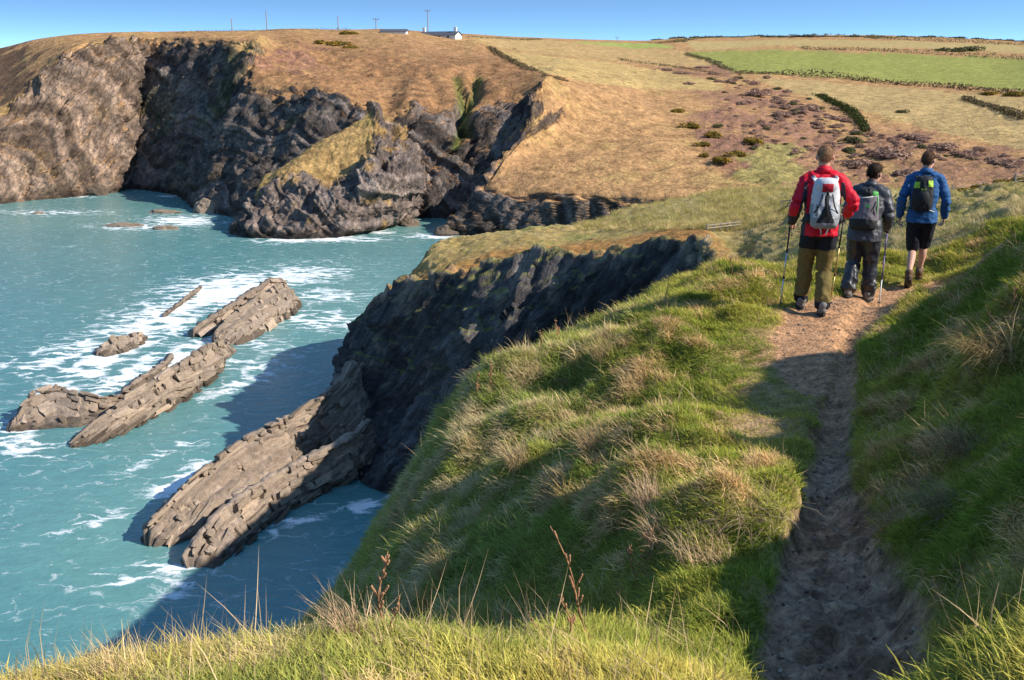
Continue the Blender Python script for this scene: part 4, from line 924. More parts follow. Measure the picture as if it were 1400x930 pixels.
def bench_grass():
    sel = (MID_P[..., 1] < 150) & (MID_P[..., 1] > 84) & (MID_PX > 790) & (MID_PX < 1420) & (MID_PY < 315)
    Pm = MID_P[sel]; n = 5200; Q = Pm[g.integers(0, len(Pm), n)] + g.normal(0, .35, (n, 3)) * [1, 1, 0]
    c = lerp(np.array([.26, .25, .06]), np.array([.60, .46, .22]), g.random((n, 1))) * np.exp(g.normal(0, .2, n))[:, None]
    rot = np.stack([g.normal(0, .1, n), g.normal(0, .1, n), math.pi + g.normal(0, .8, n)], -1)
    scatter('bench_tussocks', Q - [0, 0, .05], rot, np.exp(g.normal(.65, .25, n)), 9 + g.integers(0, 2, n), c, 'pale tussocks dotting the far turf beyond the headland')
bench_grass()
# a few tall seed stems above the brow
for i in range(2): tuft_kind('e%d_stem' % i, 50 + i, n=4, rad=.05, l0=.10, l1=.22, wd=.0026, lean=.25, curl=.35)
def stems():
    X, Y = sample_near(330, -2.4, 1.6, 2.0, 3.6); X2, Y2 = sample_near(900, -1.5, 4.5, 4.5, 12)
    X = np.r_[X, X2]; Y = np.r_[Y, Y2]; m, cv = path_mask(X, Y); k = (m < .05) & (worn_mask(X, Y) < .3); X, Y = X[k], Y[k]; Z = z_near(X, Y, False)
    c = np.array([.62, .45, .26]) * np.exp(g.normal(0, .25, len(X)))[:, None]
    scatter('seed_stems', np.stack([X, Y, Z], -1), np.stack([0 * X, 0 * X, math.pi + g.normal(0, 1, len(X))], -1), np.exp(g.normal(0, .25, len(X))), 11 + g.integers(0, 2, len(X)), c, 'thin dry seed stems standing above the grass')
stems()
# ---- dry grass clumps and dead stalks, each its own plant
BLADE_V = leaf_mat('dry_blade', .25, 'Col')
STALK_M = plain('dead_stalk', (.38, .20, .11), .85, .1, .3, 40)
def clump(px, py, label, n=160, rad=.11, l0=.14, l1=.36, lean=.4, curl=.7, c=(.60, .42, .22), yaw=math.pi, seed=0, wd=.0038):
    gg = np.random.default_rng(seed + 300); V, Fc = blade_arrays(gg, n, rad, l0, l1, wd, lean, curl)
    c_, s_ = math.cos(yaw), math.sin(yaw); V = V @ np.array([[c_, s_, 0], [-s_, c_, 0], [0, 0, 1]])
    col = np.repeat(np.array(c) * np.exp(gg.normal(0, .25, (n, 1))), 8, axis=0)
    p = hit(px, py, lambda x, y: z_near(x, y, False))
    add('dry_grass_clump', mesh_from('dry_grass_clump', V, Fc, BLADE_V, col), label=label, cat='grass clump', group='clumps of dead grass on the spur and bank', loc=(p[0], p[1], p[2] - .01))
clump(485, 872, 'bleached dead grass clump on the foreground brow beside a reddish dead stalk', 150, .06, .10, .24, .35, .5, (.62, .43, .26), math.pi, 1, .003)
clump(165, 938, 'bleached dead grass clump at the seaward end of the foreground brow', 260, .08, .08, .2, .5, .6, (.60, .44, .22), math.pi, 2, .003)
clump(255, 915, 'golden dead grass clump on the foreground brow above the water', 220, .09, .06, .16, .5, .6, (.56, .42, .16), math.pi, 3, .003)
clump(890, 695, 'tall pale dead grass clump on the hummock left of the path', 200, .09, .14, .30, .3, .6, (.62, .43, .27), 2.6, 4)
clump(965, 760, 'wide pinkish dead grass clump at the edge of the path shadow', 240, .14, .10, .21, .45, .8, (.62, .44, .25), 2.4, 5)
clump(905, 735, 'dead grass clump between the tall pale clump and the wide pinkish one', 200, .11, .10, .22, .5, .8, (.58, .40, .23), 2.6, 6)
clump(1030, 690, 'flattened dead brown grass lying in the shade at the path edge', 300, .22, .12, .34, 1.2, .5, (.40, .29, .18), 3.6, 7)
clump(610, 790, 'small golden dead grass clump low on the dark seaward slope', 130, .07, .14, .30, .3, .6, (.58, .40, .18), math.pi, 8)
clump(590, 830, 'orange dead grass clump just behind the foreground brow', 130, .08, .12, .26, .3, .6, (.60, .38, .14), math.pi, 9)
clump(710, 640, 'pale dead grass clump half way down the shaded seaward slope', 140, .09, .2, .4, .4, .7, (.62, .44, .24), math.pi, 10)
clump(830, 490, 'straw grass clump on the sunlit crest of the spur', 220, .14, .2, .42, .4, .7, (.56, .41, .19), math.pi, 11)
clump(815, 620, 'orange-tipped dead grass clump in the middle of the spur', 150, .1, .16, .34, .4, .7, (.58, .37, .18), math.pi, 12)
clump(790, 690, 'short golden dead grass clump above the dark green hollow', 160, .1, .12, .26, .5, .7, (.55, .38, .15), math.pi, 13)
clump(1365, 480, 'domed brown tussock of dead grass on the shaded bank', 760, .2, .16, .32, .8, 1.0, (.50, .36, .16), 3.4, 14)
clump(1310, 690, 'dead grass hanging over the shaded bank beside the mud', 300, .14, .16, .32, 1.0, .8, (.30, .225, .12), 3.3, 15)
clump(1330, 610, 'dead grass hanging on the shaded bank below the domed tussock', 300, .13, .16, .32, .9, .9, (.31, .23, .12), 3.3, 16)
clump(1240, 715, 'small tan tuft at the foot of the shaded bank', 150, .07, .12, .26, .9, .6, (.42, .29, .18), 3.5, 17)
clump(1390, 830, 'green-gold lit grass clump at the lip of the bank above the mud', 160, .09, .08, .18, .4, .5, (.50, .42, .16), 2.6, 18, .003)
def stalk(px, py, h, lean, label, nb=8, seed=0, r=.0045, spread=.5):
    gg = random.Random(seed); p = hit(px, py, lambda x, y: z_near(x, y, False))
    root = bpy.data.objects.new('dead_stalk', None); COL.objects.link(root); root.location = (p[0], p[1], p[2] - .02)
    root['label'] = label; root['category'] = 'dead plant'; root['group'] = 'dead plant stalks on the brow'
    mb = MB(); pts = [Vector((lean[0] * h * t + .012 * math.sin(7 * t + seed), lean[1] * h * t, h * t)) for t in np.linspace(0, 1, 8)]
    mb.tube(pts, [r * (1 - .65 * t) for t in np.linspace(0, 1, 8)], 6); add('stem', mb.mesh('stem', STALK_M, True), root)
    for k in range(nb):
        t = gg.uniform(.35, .98); i = min(6, int(t * 7)); b = pts[i].lerp(pts[i + 1], t * 7 - i); a = gg.uniform(0, 6.28); L = h * gg.uniform(.10, .26) * (1.3 - t)
        m2 = MB(); d = Vector((math.cos(a) * spread, math.sin(a) * spread, 1)).normalized()
        e = [b, b + d * L * .5 + Vector((0, 0, .1 * L)), b + d * L]; m2.tube(e, [r * .5, r * .4, r * .2], 5)
        for s in range(4): m2.ell(b + d * L * (.55 + .14 * s), (r * .9, r * .9, r * 1.4), None, 6, 4)
        add('branch', m2.mesh('branch', STALK_M, True), root)
stalk(520, 872, .30, (.06, .05), 'reddish branching dead stalk standing on the foreground brow against the water', 14, 1, .0042, .6)
stalk(536, 875, .16, (.1, 0), 'short reddish dead stalk next to the tall branching one', 7, 2, .003)
stalk(815, 885, .46, (-.34, .1), 'tall leaning brown dead stalk over the dark green hollow', 8, 3, .0045, .4)
stalk(785, 884, .22, (-.2, 0), 'short brown dead stalk with buds left of the tall leaning stalk', 8, 4, .0045)
stalk(742, 878, .14, (-.3, 0), 'little bare forked stalk behind the foreground brow', 4, 5, .003)
stalk(868, 806, .26, (-.1, .1), 'tangled pale dead stalk among the dead grass left of the path', 12, 6, .004, 1.3)
stalk(880, 790, .30, (.12, .1), 'pale curling dead stalk behind the tangled one', 12, 7, .0036, 1.3)
stalk(910, 425, .42, (.02, 0), 'single thin straight stalk on the far crest of the spur', 1, 8, .006)
stalk(1376, 455, .30, (.03, 0), 'thin brown seed stalk standing on the shaded bank', 5, 9, .004)
stalk(1355, 470, .26, (-.2, 0), 'thin bent seed stalk beside the domed tussock', 4, 10, .004)
for i, (x, y) in enumerate([(655, 545), (672, 530), (740, 485), (762, 470), (1000, 378)]):
    stalk(x, y, .28, (-.05, 0), ['brown seed-head stalk at the seaward brow of the spur', 'taller seed-head stalk close behind the first on the brow', 'brown seed stalk where the brow meets the dark cliff', 'thin seed stalk on the brow below the sunlit crest', 'dry reed stalk on the far edge of the spur near the hikers'][i], 12, 20 + i, .006, .5)

# ---- pebbles and clods trodden into the path
def pebble_mesh(i):
    gg = np.random.default_rng(600 + i); a = np.linspace(0, math.pi, 6)[:, None]; b = np.linspace(0, 2 * math.pi, 8, endpoint=False)[None]
    U = np.stack([np.sin(a) * np.cos(b), np.sin(a) * np.sin(b) * .8, np.cos(a) * .5 + 0 * b], -1); U = U * (1 + .3 * noise(U * 1.3 + i * 7.1, 5))[..., None]
    return mesh_from('f%d_pebble' % i, U, grid_faces(6, 8, True), BLADE_M, smooth=False)
for i in range(3): TUFTC.objects.link(bpy.data.objects.new('f%d_pebble' % i, pebble_mesh(i)))
def pebbles():
    X, Y = sample_near(9000, .3, 4.2, 2.2, 12.5); m, cv = path_mask(X, Y); k = m > .6; X, Y = X[k], Y[k]; Z = z_near(X, Y)
    s_ = np.exp(g.normal(-4.9, .4, len(X))); c = np.array([.26, .205, .16]) * np.exp(g.normal(0, .35, len(X)))[:, None]
    scatter('path_pebbles', np.stack([X, Y, Z + s_ * .1], -1), np.stack([g.normal(0, .3, len(X)), g.normal(0, .3, len(X)), g.uniform(0, 6.3, len(X))], -1), s_, 13 + g.integers(0, 3, len(X)), c, 'small stones and clods trodden into the muddy path')
pebbles()
# ================================================================== gorse, scrub, hedges, cottages, poles
LEAFC = leaf_mat('scrub_leaf', .2, 'Col')
def bush_mesh(name, seed, n, c_list, sx=1, sz=.6, leaf=.10):
    gg = np.random.default_rng(seed); V = []; Fc = []; col = []
    lobes = [(gg.uniform(-.6, .6), gg.uniform(-.4, .4), gg.uniform(.0, .3), gg.uniform(.35, .6)) for _ in range(7)]
    for i in range(n):
        lx, ly, lz, lr = lobes[gg.integers(0, 7)]; d = gg.normal(size=3); d /= np.linalg.norm(d); d[2] = abs(d[2])
        r = lr * gg.uniform(.65, 1.05); p = np.array([lx + d[0] * r * sx, ly + d[1] * r, (lz + d[2] * r) * sz / .6])
        u = gg.normal(size=3); u /= np.linalg.norm(u); v = np.cross(u, d); v /= np.linalg.norm(v) + 1e-9; s = leaf * gg.uniform(.5, 1.2)
        b = len(V); V += [p - u * s, p + v * s * .6, p + u * s, p - v * s * .6]; Fc.append((b, b + 1, b + 2, b + 3))
        c = np.array(c_list[gg.integers(0, len(c_list))]) * gg.uniform(.7, 1.3); col += [c] * 4
    return mesh_from(name, V, Fc, LEAFC, np.array(col), smooth=False)
GORSE = [bush_mesh('gorse', i, 1100, [(.11, .105, .03), (.14, .13, .035), (.42, .25, .04), (.34, .2, .04)]) for i in range(3)]
SCRUB = [bush_mesh('scrub', 10 + i, 1100, [(.34, .21, .155), (.40, .26, .19), (.27, .17, .13)]) for i in range(3)]
GREEN = [bush_mesh('thicket', 20 + i, 1100, [(.09, .11, .04), (.12, .13, .05), (.16, .13, .08)]) for i in range(3)]
def bush(kind, px, py, wpx, label, cat, group, hz=1.0, at=None):
    p = (at or far_at)(px, py); m = {'gorse': GORSE, 'scrub': SCRUB, 'thicket': GREEN}[kind]
    s = wpx * p.length / F / 2.0
    if label.startswith('small brown bracken and'): label = 'small %s clump on the bracken-covered valley side' % ('brown bramble' if kind == 'scrub' else 'dull green thorn')
    o = add({'gorse': 'gorse_bush', 'scrub': 'bramble_scrub', 'thicket': 'thorn_thicket'}[kind], m[int(px) % 3], label=label, cat=cat, group=group, loc=p - Vector((0, 0, .1 * s)))
    o.scale = (s, s, s * hz); o.rotation_euler = (0, 0, px * .7 % 6.28)
for a in [(925, 154, 24, 'yellow-flowered gorse bush highest on the straw slope'), (942, 175, 32, 'yellow-flowered gorse bush below the highest one'), (975, 186, 30, 'broad low gorse bush above the green flush'), (960, 199, 26, 'dark gorse bush left of the green flush'),
          (985, 222, 34, 'dark spreading gorse bush on the lower straw slope'), (1005, 214, 34, 'gorse bush with yellow crown right beside the dark spreading one'), (1030, 196, 34, 'thin gorse patch inside the brown bracken'), (962, 215, 22, 'small gorse bush at the left end of the lowest gorse row')]:
    bush('gorse', a[0], a[1], a[2], a[3], 'bush', 'gorse bushes on the straw hillside', .75)
for i, a in enumerate([(462, 62, 34), (440, 60, 30), (478, 66, 28), (500, 46, 30), (475, 47, 30), (530, 46, 22)]):
    bush('gorse', *a, ['gorse clump at the middle of the hilltop scrub above the cliff', 'gorse clump at the seaward edge of the hilltop scrub', 'gorse clump at the landward end of the hilltop scrub', 'low gorse on the skyline before the cottages', 'low gorse on the skyline above the hilltop scrub', 'low gorse touching the gable of the low farm roof'][i], 'bush', 'gorse on the clifftop hill', .5)
for i, a in enumerate([(1108, 153, 34, .7), (1012, 142, 24, .5), (1070, 160, 30, .6), (1215, 215, 70, .6), (1180, 228, 50, .7), (1290, 205, 50, .5), (1330, 210, 40, .5), (1140, 165, 36, .5), (1100, 205, 26, .5), (905, 97, 34, .35), (935, 100, 36, .35), (960, 92, 24, .4), (1030, 130, 44, .45), (1060, 140, 40, .5), (1235, 240, 50, .6), (1370, 225, 44, .5), (1250, 188, 46, .4)]):
    bush('scrub', a[0], a[1], a[2], ['rounded purple-brown bush alone on the bracken slope', 'small brown scrub patch under the big field', 'brown scrub in the bracken below the round bush', 'big pale-brown willow scrub in the valley bottom behind the hikers', 'brown scrub at the foot of the valley hedge', 'dark brown scrub on the right valley side', 'brown scrub farther along the right valley side', 'brown bramble patch beside the green valley track', 'small brown bush beside the green flush', 'dark heather patch at the foot of the tan field', 'dark heather patch next to the one under the tan field', 'heather at the top of the stream gully', 'long brown scrub where the stream gully opens', 'brown scrub half way down the stream gully', 'low scrub between the dark-jacketed and blue hikers', 'brown scrub against the fence on the right', 'long low scrub above the valley willows'][i], 'bush', 'brown scrub in the valley', a[3])
for i, a in enumerate([(1165, 195, 26, 1), (1158, 205, 24, .9), (1172, 185, 20, .8), (1300, 70, 36, .5), (1325, 71, 40, .5), (1285, 70, 24, .4), (1235, 153, 22, .6), (1355, 130, 36, .4), (1390, 130, 40, .5)]):
    bush('thicket' if i < 7 else 'gorse', a[0], a[1], a[2], ['dark green thorn bush at the foot of the valley hedge', 'grey-green thorn bush just below the hedge foot', 'small thorn bush above the hedge foot', 'dark thicket on the hedge between the upper fields', 'larger dark thicket beside the first on that hedge', 'small thicket leading the row on that upper hedge', 'lone dark bush in the pale pasture', 'yellow gorse under the green field at its right end', 'taller gorse at the gate end of the green field'][i], 'bush', 'thorn thickets along the hedges', a[3])
GUL = [((985, 108), (1060, 140), (1130, 170), (1185, 222), 150, 16), ((1195, 188), (1270, 205), (1340, 215), (1410, 225), 70, 10), ((1000, 150), (1040, 185), (1085, 200), (1140, 225), 60, 22)]
for gi_, ln in enumerate(GUL):
    for i in range(ln[4]):
        t = rnd.random() * 3; k = min(2, int(t)); a, b = ln[k], ln[k + 1]; x = a[0] + (b[0] - a[0]) * (t - k) + rnd.gauss(0, ln[5] * 1.3); y = a[1] + (b[1] - a[1]) * (t - k) + rnd.gauss(0, ln[5] * .55)
        kd = 'scrub' if rnd.random() < .85 else 'thicket'; wq = rnd.uniform(6, 19)
        lb = '%s %s clump %s' % ('tiny' if wq < 9.5 else 'small' if wq < 14 else 'broad low', 'brown bramble' if kd == 'scrub' else 'dull green thorn', ['along the stream gully under the green field', 'on the valley side behind the blue hiker', 'in the bracken right of the gorse bushes'][gi_])
        bush(kd, x, y, wq, lb, 'bush', 'small scrub clumps ' + ['along the gully', 'behind the blue hiker', 'in the bracken'][gi_], rnd.uniform(.5, .9))
# the gorse along the fence on the right
for i, (x, y, w_) in enumerate([(1290, 268, 40), (1320, 264, 44), (1350, 258, 44), (1378, 252, 40), (1405, 246, 44), (1265, 274, 34), (1235, 280, 30)]):
    bush('gorse', x, y, w_, ['orange gorse filling the fence line by its first post', 'orange gorse between the first and second fence posts', 'orange gorse under the second fence post', 'orange gorse before the last fence post', 'orange gorse where the fence climbs the bank', 'low gorse left of the fence', 'lowest gorse of the fence row, beside the blue hiker'][i], 'bush', 'gorse along the fence', .45, lambda a, b: mid_at(a, b, 40, 130))
def hedge(pts, hpx, label, c_list=None, seed=0, step=1.0, width=1.0):
    """a ragged hedge bank: leafy faces along a line on the hill"""
    c_list = c_list or [(.14, .14, .06), (.18, .16, .075), (.23, .19, .11)]
    gg = np.random.default_rng(seed + 60); V = []; Fc = []; col = []
    w3 = [far_at(*p) for p in pts]
    base = w3[0].copy()
    for a, b in zip(w3, w3[1:]):
        L = (b - a).length; n = max(8, int(L * 16 * step))
        for k in range(min(n, 2600)):
            t = gg.random(); p = a.lerp(b, t); h = hpx * p.length / F; kk = .55 + .45 * math.sin(p.x * .11 + p.y * .05 + seed) * math.sin(p.x * .031 + seed * 2)
            z = gg.random() * h * (.35 + .95 * abs(kk) * (.6 + .8 * abs(math.sin(p.x * .9 + p.y * .37)))); q = np.array(p) + [gg.normal(0, h * .5 * width), gg.normal(0, h * .5 * width), z]
            u = gg.normal(size=3); u /= np.linalg.norm(u); v = gg.normal(size=3); v /= np.linalg.norm(v); s = h * gg.uniform(.16, .30)
            o_ = len(V); V += [q - u * s, q + v * s * .7, q + u * s, q - v * s * .7]; Fc.append((o_, o_ + 1, o_ + 2, o_ + 3)); col += [np.array(c_list[gg.integers(0, len(c_list))]) * gg.uniform(.7, 1.3)] * 4
    V = np.array(V) - np.array(base)
    add('hedge', mesh_from('hedge', V, Fc, LEAFC, np.array(col), smooth=False), label=label, cat='hedge', group='field hedges on the far hill', loc=base)
BR = [(.2, .14, .09), (.24, .16, .09), (.15, .12, .06), (.12, .12, .05)]
hedge([(935, 70), (1000, 68), (1100, 67), (1200, 71), (1300, 76), (1420, 82)], 4.2, 'dark hedge along the top of the bright green field', seed=1, step=.5)
hedge([(1005, 100), (1080, 104), (1150, 108), (1230, 115), (1300, 122), (1420, 130)], 6, 'brown and green hedge along the bottom of the bright green field', BR, 2, .9)
hedge([(940, 76), (965, 84), (985, 91), (1003, 97)], 4, 'short hedge at the seaward end of the bright green field', seed=3, step=1)
hedge([(925, 58), (1000, 55), (1100, 53), (1200, 53), (1300, 57), (1420, 63)], 4, 'skyline hedge above the highest pale field', seed=4, step=.35)
hedge([(1120, 131), (1145, 143), (1165, 158), (1178, 170), (1184, 182)], 6, 'green hedge running down beside the valley track', [(.06, .075, .025), (.08, .085, .03)], 5, 3)
hedge([(668, 66), (690, 80), (720, 95), (745, 105), (775, 112)], 4, 'dark bank curving round the seaward corner of the tan field', BR, 6, 2)
hedge([(700, 68), (780, 75), (850, 84), (930, 94), (985, 103)], 3.4, 'thin brown bank along the top of the tan field', BR, 7, 1.0)
hedge([(640, 52), (720, 55), (800, 58), (900, 60), (940, 57)], 2.6, 'low bank on the skyline right of the cottages', BR, 8, .6)
hedge([(1320, 136), (1360, 150), (1400, 166)], 6, 'brown bramble hedge crossing the right-hand pasture', BR, 9, 2)
hedge([(240, 46), (320, 43), (400, 41), (480, 42)], 2.4, 'low dark bank along the skyline above the shaded cliff', BR, 10, .8)
# skyline trees, wind-cut; each a little crown on a trunk
TR = [bush_mesh('crown', 40 + i, 260, [(.09, .10, .055), (.11, .115, .06), (.13, .115, .08)], 1.2, .5, .2) for i in range(3)]
BARK = plain('bark', (.09, .07, .05), .9, .1)
for i in range(44):
    x = 905 + i * 11.5 + rnd.uniform(-5, 5); p = far_at(x, 51); s = rnd.uniform(2.6, 5.5) * (1.25 if 20 > i > 9 else .9)
    t = bpy.data.objects.new('wind_cut_tree', None); COL.objects.link(t); t.location = p
    t['label'] = '%s dark wind-cut tree on the skyline above the %s' % ('taller' if s > 4.6 else 'low' if s > 3.3 else 'tiny', 'pale field left of the green one' if x < 960 else 'bright green field' if x < 1240 else 'thicket on the upper hedge'); t['category'] = 'tree'; t['group'] = 'skyline trees'
    mb = MB(); mb.tube([(0, 0, -1), (.1, 0, s * .25), (.4, 0, s * .6)], [.35, .3, .15], 6); add('trunk', mb.mesh('trunk', BARK), t)
    c = add('crown', TR[i % 3], t, loc=(0, 0, -s * .25)); c.scale = (s * rnd.uniform(1.3, 2.4), s * 1.2, s * .9)
# ---- cottages
WHITE = plain('whitewash', (.75, .74, .70), .8, .2, .06, 2); SLATE = plain('slate', (.10, .10, .115), .6, .3, .2, 3); DARK = plain('dark_opening', (.03, .03, .035), .3, .5)
def cottage(px, py, lpx, hpx, label, rot, chim=(), sink=0, wins=()):
    p = far_at(px, py); k = p.length / F; L = lpx * k; H = hpx * k
    r = bpy.data.objects.new('cottage', None); COL.objects.link(r); r.location = p - Vector((0, 0, sink)); r.rotation_euler = (0, 0, rot)
    r['label'] = label; r['category'] = 'house'
    D = L * .30; hw = H * .52
    mb = MB(); mb.raw([(-L / 2, -D / 2, -2), (L / 2, -D / 2, -2), (L / 2, D / 2, -2), (-L / 2, D / 2, -2), (-L / 2, -D / 2, hw), (L / 2, -D / 2, hw), (L / 2, D / 2, hw), (-L / 2, D / 2, hw), (-L / 2, 0, H * .97), (L / 2, 0, H * .97)],
           [(0, 1, 5, 4), (2, 3, 7, 6), (1, 2, 6, 9, 5), (3, 0, 4, 8, 7)]); add('wall', mb.mesh('wall', WHITE), r)
    mb = MB(); o = .35; e = .25
    sl2 = (H - hw) / (D / 2)
    for s in (-1, 1):
        mb.raw([(-L / 2 - o, s * (D / 2 + e), hw - e * sl2 + .1), (L / 2 + o, s * (D / 2 + e), hw - e * sl2 + .1), (L / 2 + o, 0, H + .1), (-L / 2 - o, 0, H + .1), (-L / 2 - o, s * (D / 2 + e), hw - e * sl2 + .3), (L / 2 + o, s * (D / 2 + e), hw - e * sl2 + .3), (L / 2 + o, 0, H + .3), (-L / 2 - o, 0, H + .3)],
               [(0, 1, 2, 3), (4, 5, 6, 7), (0, 1, 5, 4), (1, 2, 6, 5), (0, 3, 7, 4)])
    rf = add('roof', mb.mesh('roof', SLATE), r)
    for x in chim:
        mb = MB(); mb.box((x * L, 0, H + .5), (1.1, .8, 2.4)); mb.box((x * L, 0, H + 1.75), (1.3, 1.0, .25)); ch = add('chimney', mb.mesh('chimney', WHITE), rf)
    for x in wins:
        mb = MB(); mb.box((x * L, -D / 2 - .03, hw * .5), (1.0, .12, 1.1)); add('window', mb.mesh('window', DARK), r)
cottage(602, 49, 54, 9, 'whitewashed cottage with dark slate roof and two white chimneys on the hilltop', R(-28), (-.46, .42), sink=1.3, wins=(-.25, .05, .3))
cottage(538, 45, 34, 6, 'low farm building with a dark roof half hidden by the hilltop', R(-8), (), sink=.6)
# ---- poles along the skyline
POLE = plain('weathered_pole', (.30, .28, .26), .8, .2)
def upole(px, py0, py1, label, arms=0):
    p = far_at(px, py0); k = p.length / F; H = (py0 - py1) * k
    r = bpy.data.objects.new('utility_pole', None); COL.objects.link(r); r.location = p; r['label'] = label; r['category'] = 'pole'; r['group'] = 'skyline utility poles'
    mb = MB(); mb.tube([(0, 0, -1), (0, 0, H)], [.24, .17], 8); add('shaft', mb.mesh('shaft', POLE), r)
    for a in range(arms):
        mb = MB(); mb.box((0, -.2, H - .35 - a * 1.2), (2.6, .15, .2)); arm = add('crossarm', mb.mesh('crossarm', POLE), r)
        for x in (-1.1, 0, 1.1):
            m2 = MB(); m2.tube([(x, -.2, H - .25 - a * 1.2), (x, -.2, H + .15 - a * 1.2)], .09, 6); add('insulator', m2.mesh('insulator', DARK), arm)
upole(318, 43, 27, 'thin bare pole on the skyline above the shaded cliff')
upole(365, 41, 18, 'tallest thin bare pole on the skyline above the shaded cliff')
upole(463, 42, 24, 'thin bare pole on the skyline near the hilltop gorse')
upole(515, 41, 27, 'short pole with a crossarm before the low farm building', 1)
upole(585, 46, 17, 'tall utility pole with a crossarm behind the cottage', 1)
upole(845, 57, 51, 'small pole with crossarm on the skyline beyond the tan field', 1)
# ---- wire fence on the right and the wooden rails in the valley
WOOD = plain('grey_timber', (.27, .235, .19), .85, .15, .3, 6)
fr = bpy.data.objects.new('wire_fence', None); COL.objects.link(fr); fr['label'] = 'timber post and wire fence rising along the gorse to the right'; fr['category'] = 'fence'
pp = [mid_at(x, y, 40, 130) for x, y in ((1243, 281), (1301, 272), (1342, 266), (1386, 256), (1430, 248))]; fr.location = pp[0]
for p in pp:
    k = p.length / F; mb = MB(); q = p - fr.location; mb.tube([(q.x, q.y, q.z - .3), (q.x + .02, q.y, q.z + 15 * k)], .06 if k < .05 else .08, 6); add('post', mb.mesh('post', WOOD), fr)
for hgt in (.4, .65, .88):
    mb = MB(); mb.tube([(p - fr.location) + Vector((0, 0, 15 * p.length / F * hgt)) for p in pp], .012, 4); add('wire', mb.mesh('wire', POLE), fr)
def rails(px0, py0, px1, py1, n, hpx, label, name, cat, nr=2, brace=False):
    a = mid_at(px0, py0, 60, 160); b = mid_at(px1, py1, 60, 160); k = a.length / F; H = hpx * k
    r = bpy.data.objects.new(name, None); COL.objects.link(r); r.location = a; r['label'] = label; r['category'] = cat
    for i in range(n):
        p = (b - a) * (i / (n - 1)); mb = MB(); mb.box((p.x, p.y, p.z + H / 2 - .2), (.13, .13, H + .4)); add('post', mb.mesh('post', WOOD), r)
    for i in range(nr):
        z = H * (1 - .42 * i) - .1; mb = MB(); mb.tube([(0, -.12, z), (b.x - a.x, b.y - a.y - .12, b.z - a.z + z)], .05, 4); add('rail', mb.mesh('rail', WOOD), r)
    if brace: mb = MB(); mb.tube([(0, -.16, .1), (b.x - a.x, b.y - a.y - .16, b.z - a.z + H - .1)], .07, 4); add('brace', mb.mesh('brace', WOOD), r)
rails(966, 316, 1012, 310, 6, 9, 'pale timber handrail beside the path across the valley head', 'handrail', 'railing')
rails(1068, 292, 1079, 290, 2, 17, 'small timber gate in the valley left of the red-jacketed hiker', 'path_gate', 'gate', 3, True)
# ================================================================== the three walkers
def evaluated(me, mods):
    o = bpy.data.objects.new('tmp', me); COL.objects.link(o)
    for k, kw in mods:
        m = o.modifiers.new(k, k)
        for a, b in kw.items(): setattr(m, a, b)
    dg = bpy.context.evaluated_depsgraph_get(); dg.update(); r = bpy.data.meshes.new_from_object(o.evaluated_get(dg))
    bpy.data.objects.remove(o); return r
def fuse(name, mb, voxel=.011, sm=4, disp=None, mats=(), pick=None):
    """union of closed shapes -> one continuous skin; disp(P)->offset along normal; pick(P)->material index"""
    r = evaluated(mb.mesh(name, []), [('REMESH', dict(mode='VOXEL', voxel_size=voxel)), ('SMOOTH', dict(factor=.5, iterations=sm))])
    n = len(r.vertices); P = np.zeros(n * 3, np.float32); r.vertices.foreach_get('co', P); P = P.reshape(-1, 3)
    if disp is not None:
        Nn = np.zeros(n * 3, np.float32); r.vertices.foreach_get('normal', Nn); P2 = P + Nn.reshape(-1, 3) * np.asarray(disp(P))[:, None]
        r.vertices.foreach_set('co', P2.astype(np.float32).ravel())
    r.name = name; r.materials.clear()
    for m in mats: r.materials.append(m)
    f = len(r.polygons); r.polygons.foreach_set('use_smooth', np.ones(f, bool))
    if pick is not None:
        c = np.zeros(f * 3, np.float32); r.polygons.foreach_get('center', c); r.polygons.foreach_set('material_index', np.asarray(pick(c.reshape(-1, 3)), np.int32))
    r.update(); return r
def V3(*a): return Vector(a)
def limb(mb, pts, rad, n=14, flat=(1, 1)):
    """tapered limb with rounded ends and interpolated sections"""
    t = np.arange(len(pts)); q = np.linspace(0, len(pts) - 1, len(pts) * 5); P = pchip(t, np.array([tuple(p) for p in pts]), q); r = pchip(t, np.array(rad), q)
    mb.tube([tuple(p) for p in P], list(r), n, flat=flat); mb.ell(pts[0], (rad[0],) * 3, None, 12, 8); mb.ell(pts[-1], (rad[-1],) * 3, None, 12, 8)
def torso(mb, secs, n=20):
    """secs: (z, cx, cy, rx, ry)"""
    s = np.array(secs); t = np.arange(len(s)); q = np.linspace(0, len(s) - 1, len(s) * 4); s = pchip(t, s, q); V = []; Fc = []
    for z, cx, cy, rx, ry in s:
        for k in range(n):
            a = 2 * math.pi * k / n; c, d = math.cos(a), math.sin(a); e = .8
            V.append((cx + rx * math.copysign(abs(c) ** e, c), cy + ry * math.copysign(abs(d) ** e, d), z))
    m = len(s)
    for i in range(m - 1):
        for k in range(n): k1 = (k + 1) % n; Fc.append((i * n + k, i * n + k1, (i + 1) * n + k1, (i + 1) * n + k))
    Fc += [tuple(range(n - 1, -1, -1)), tuple((m - 1) * n + k for k in range(n))]
    mb.raw(V, Fc)
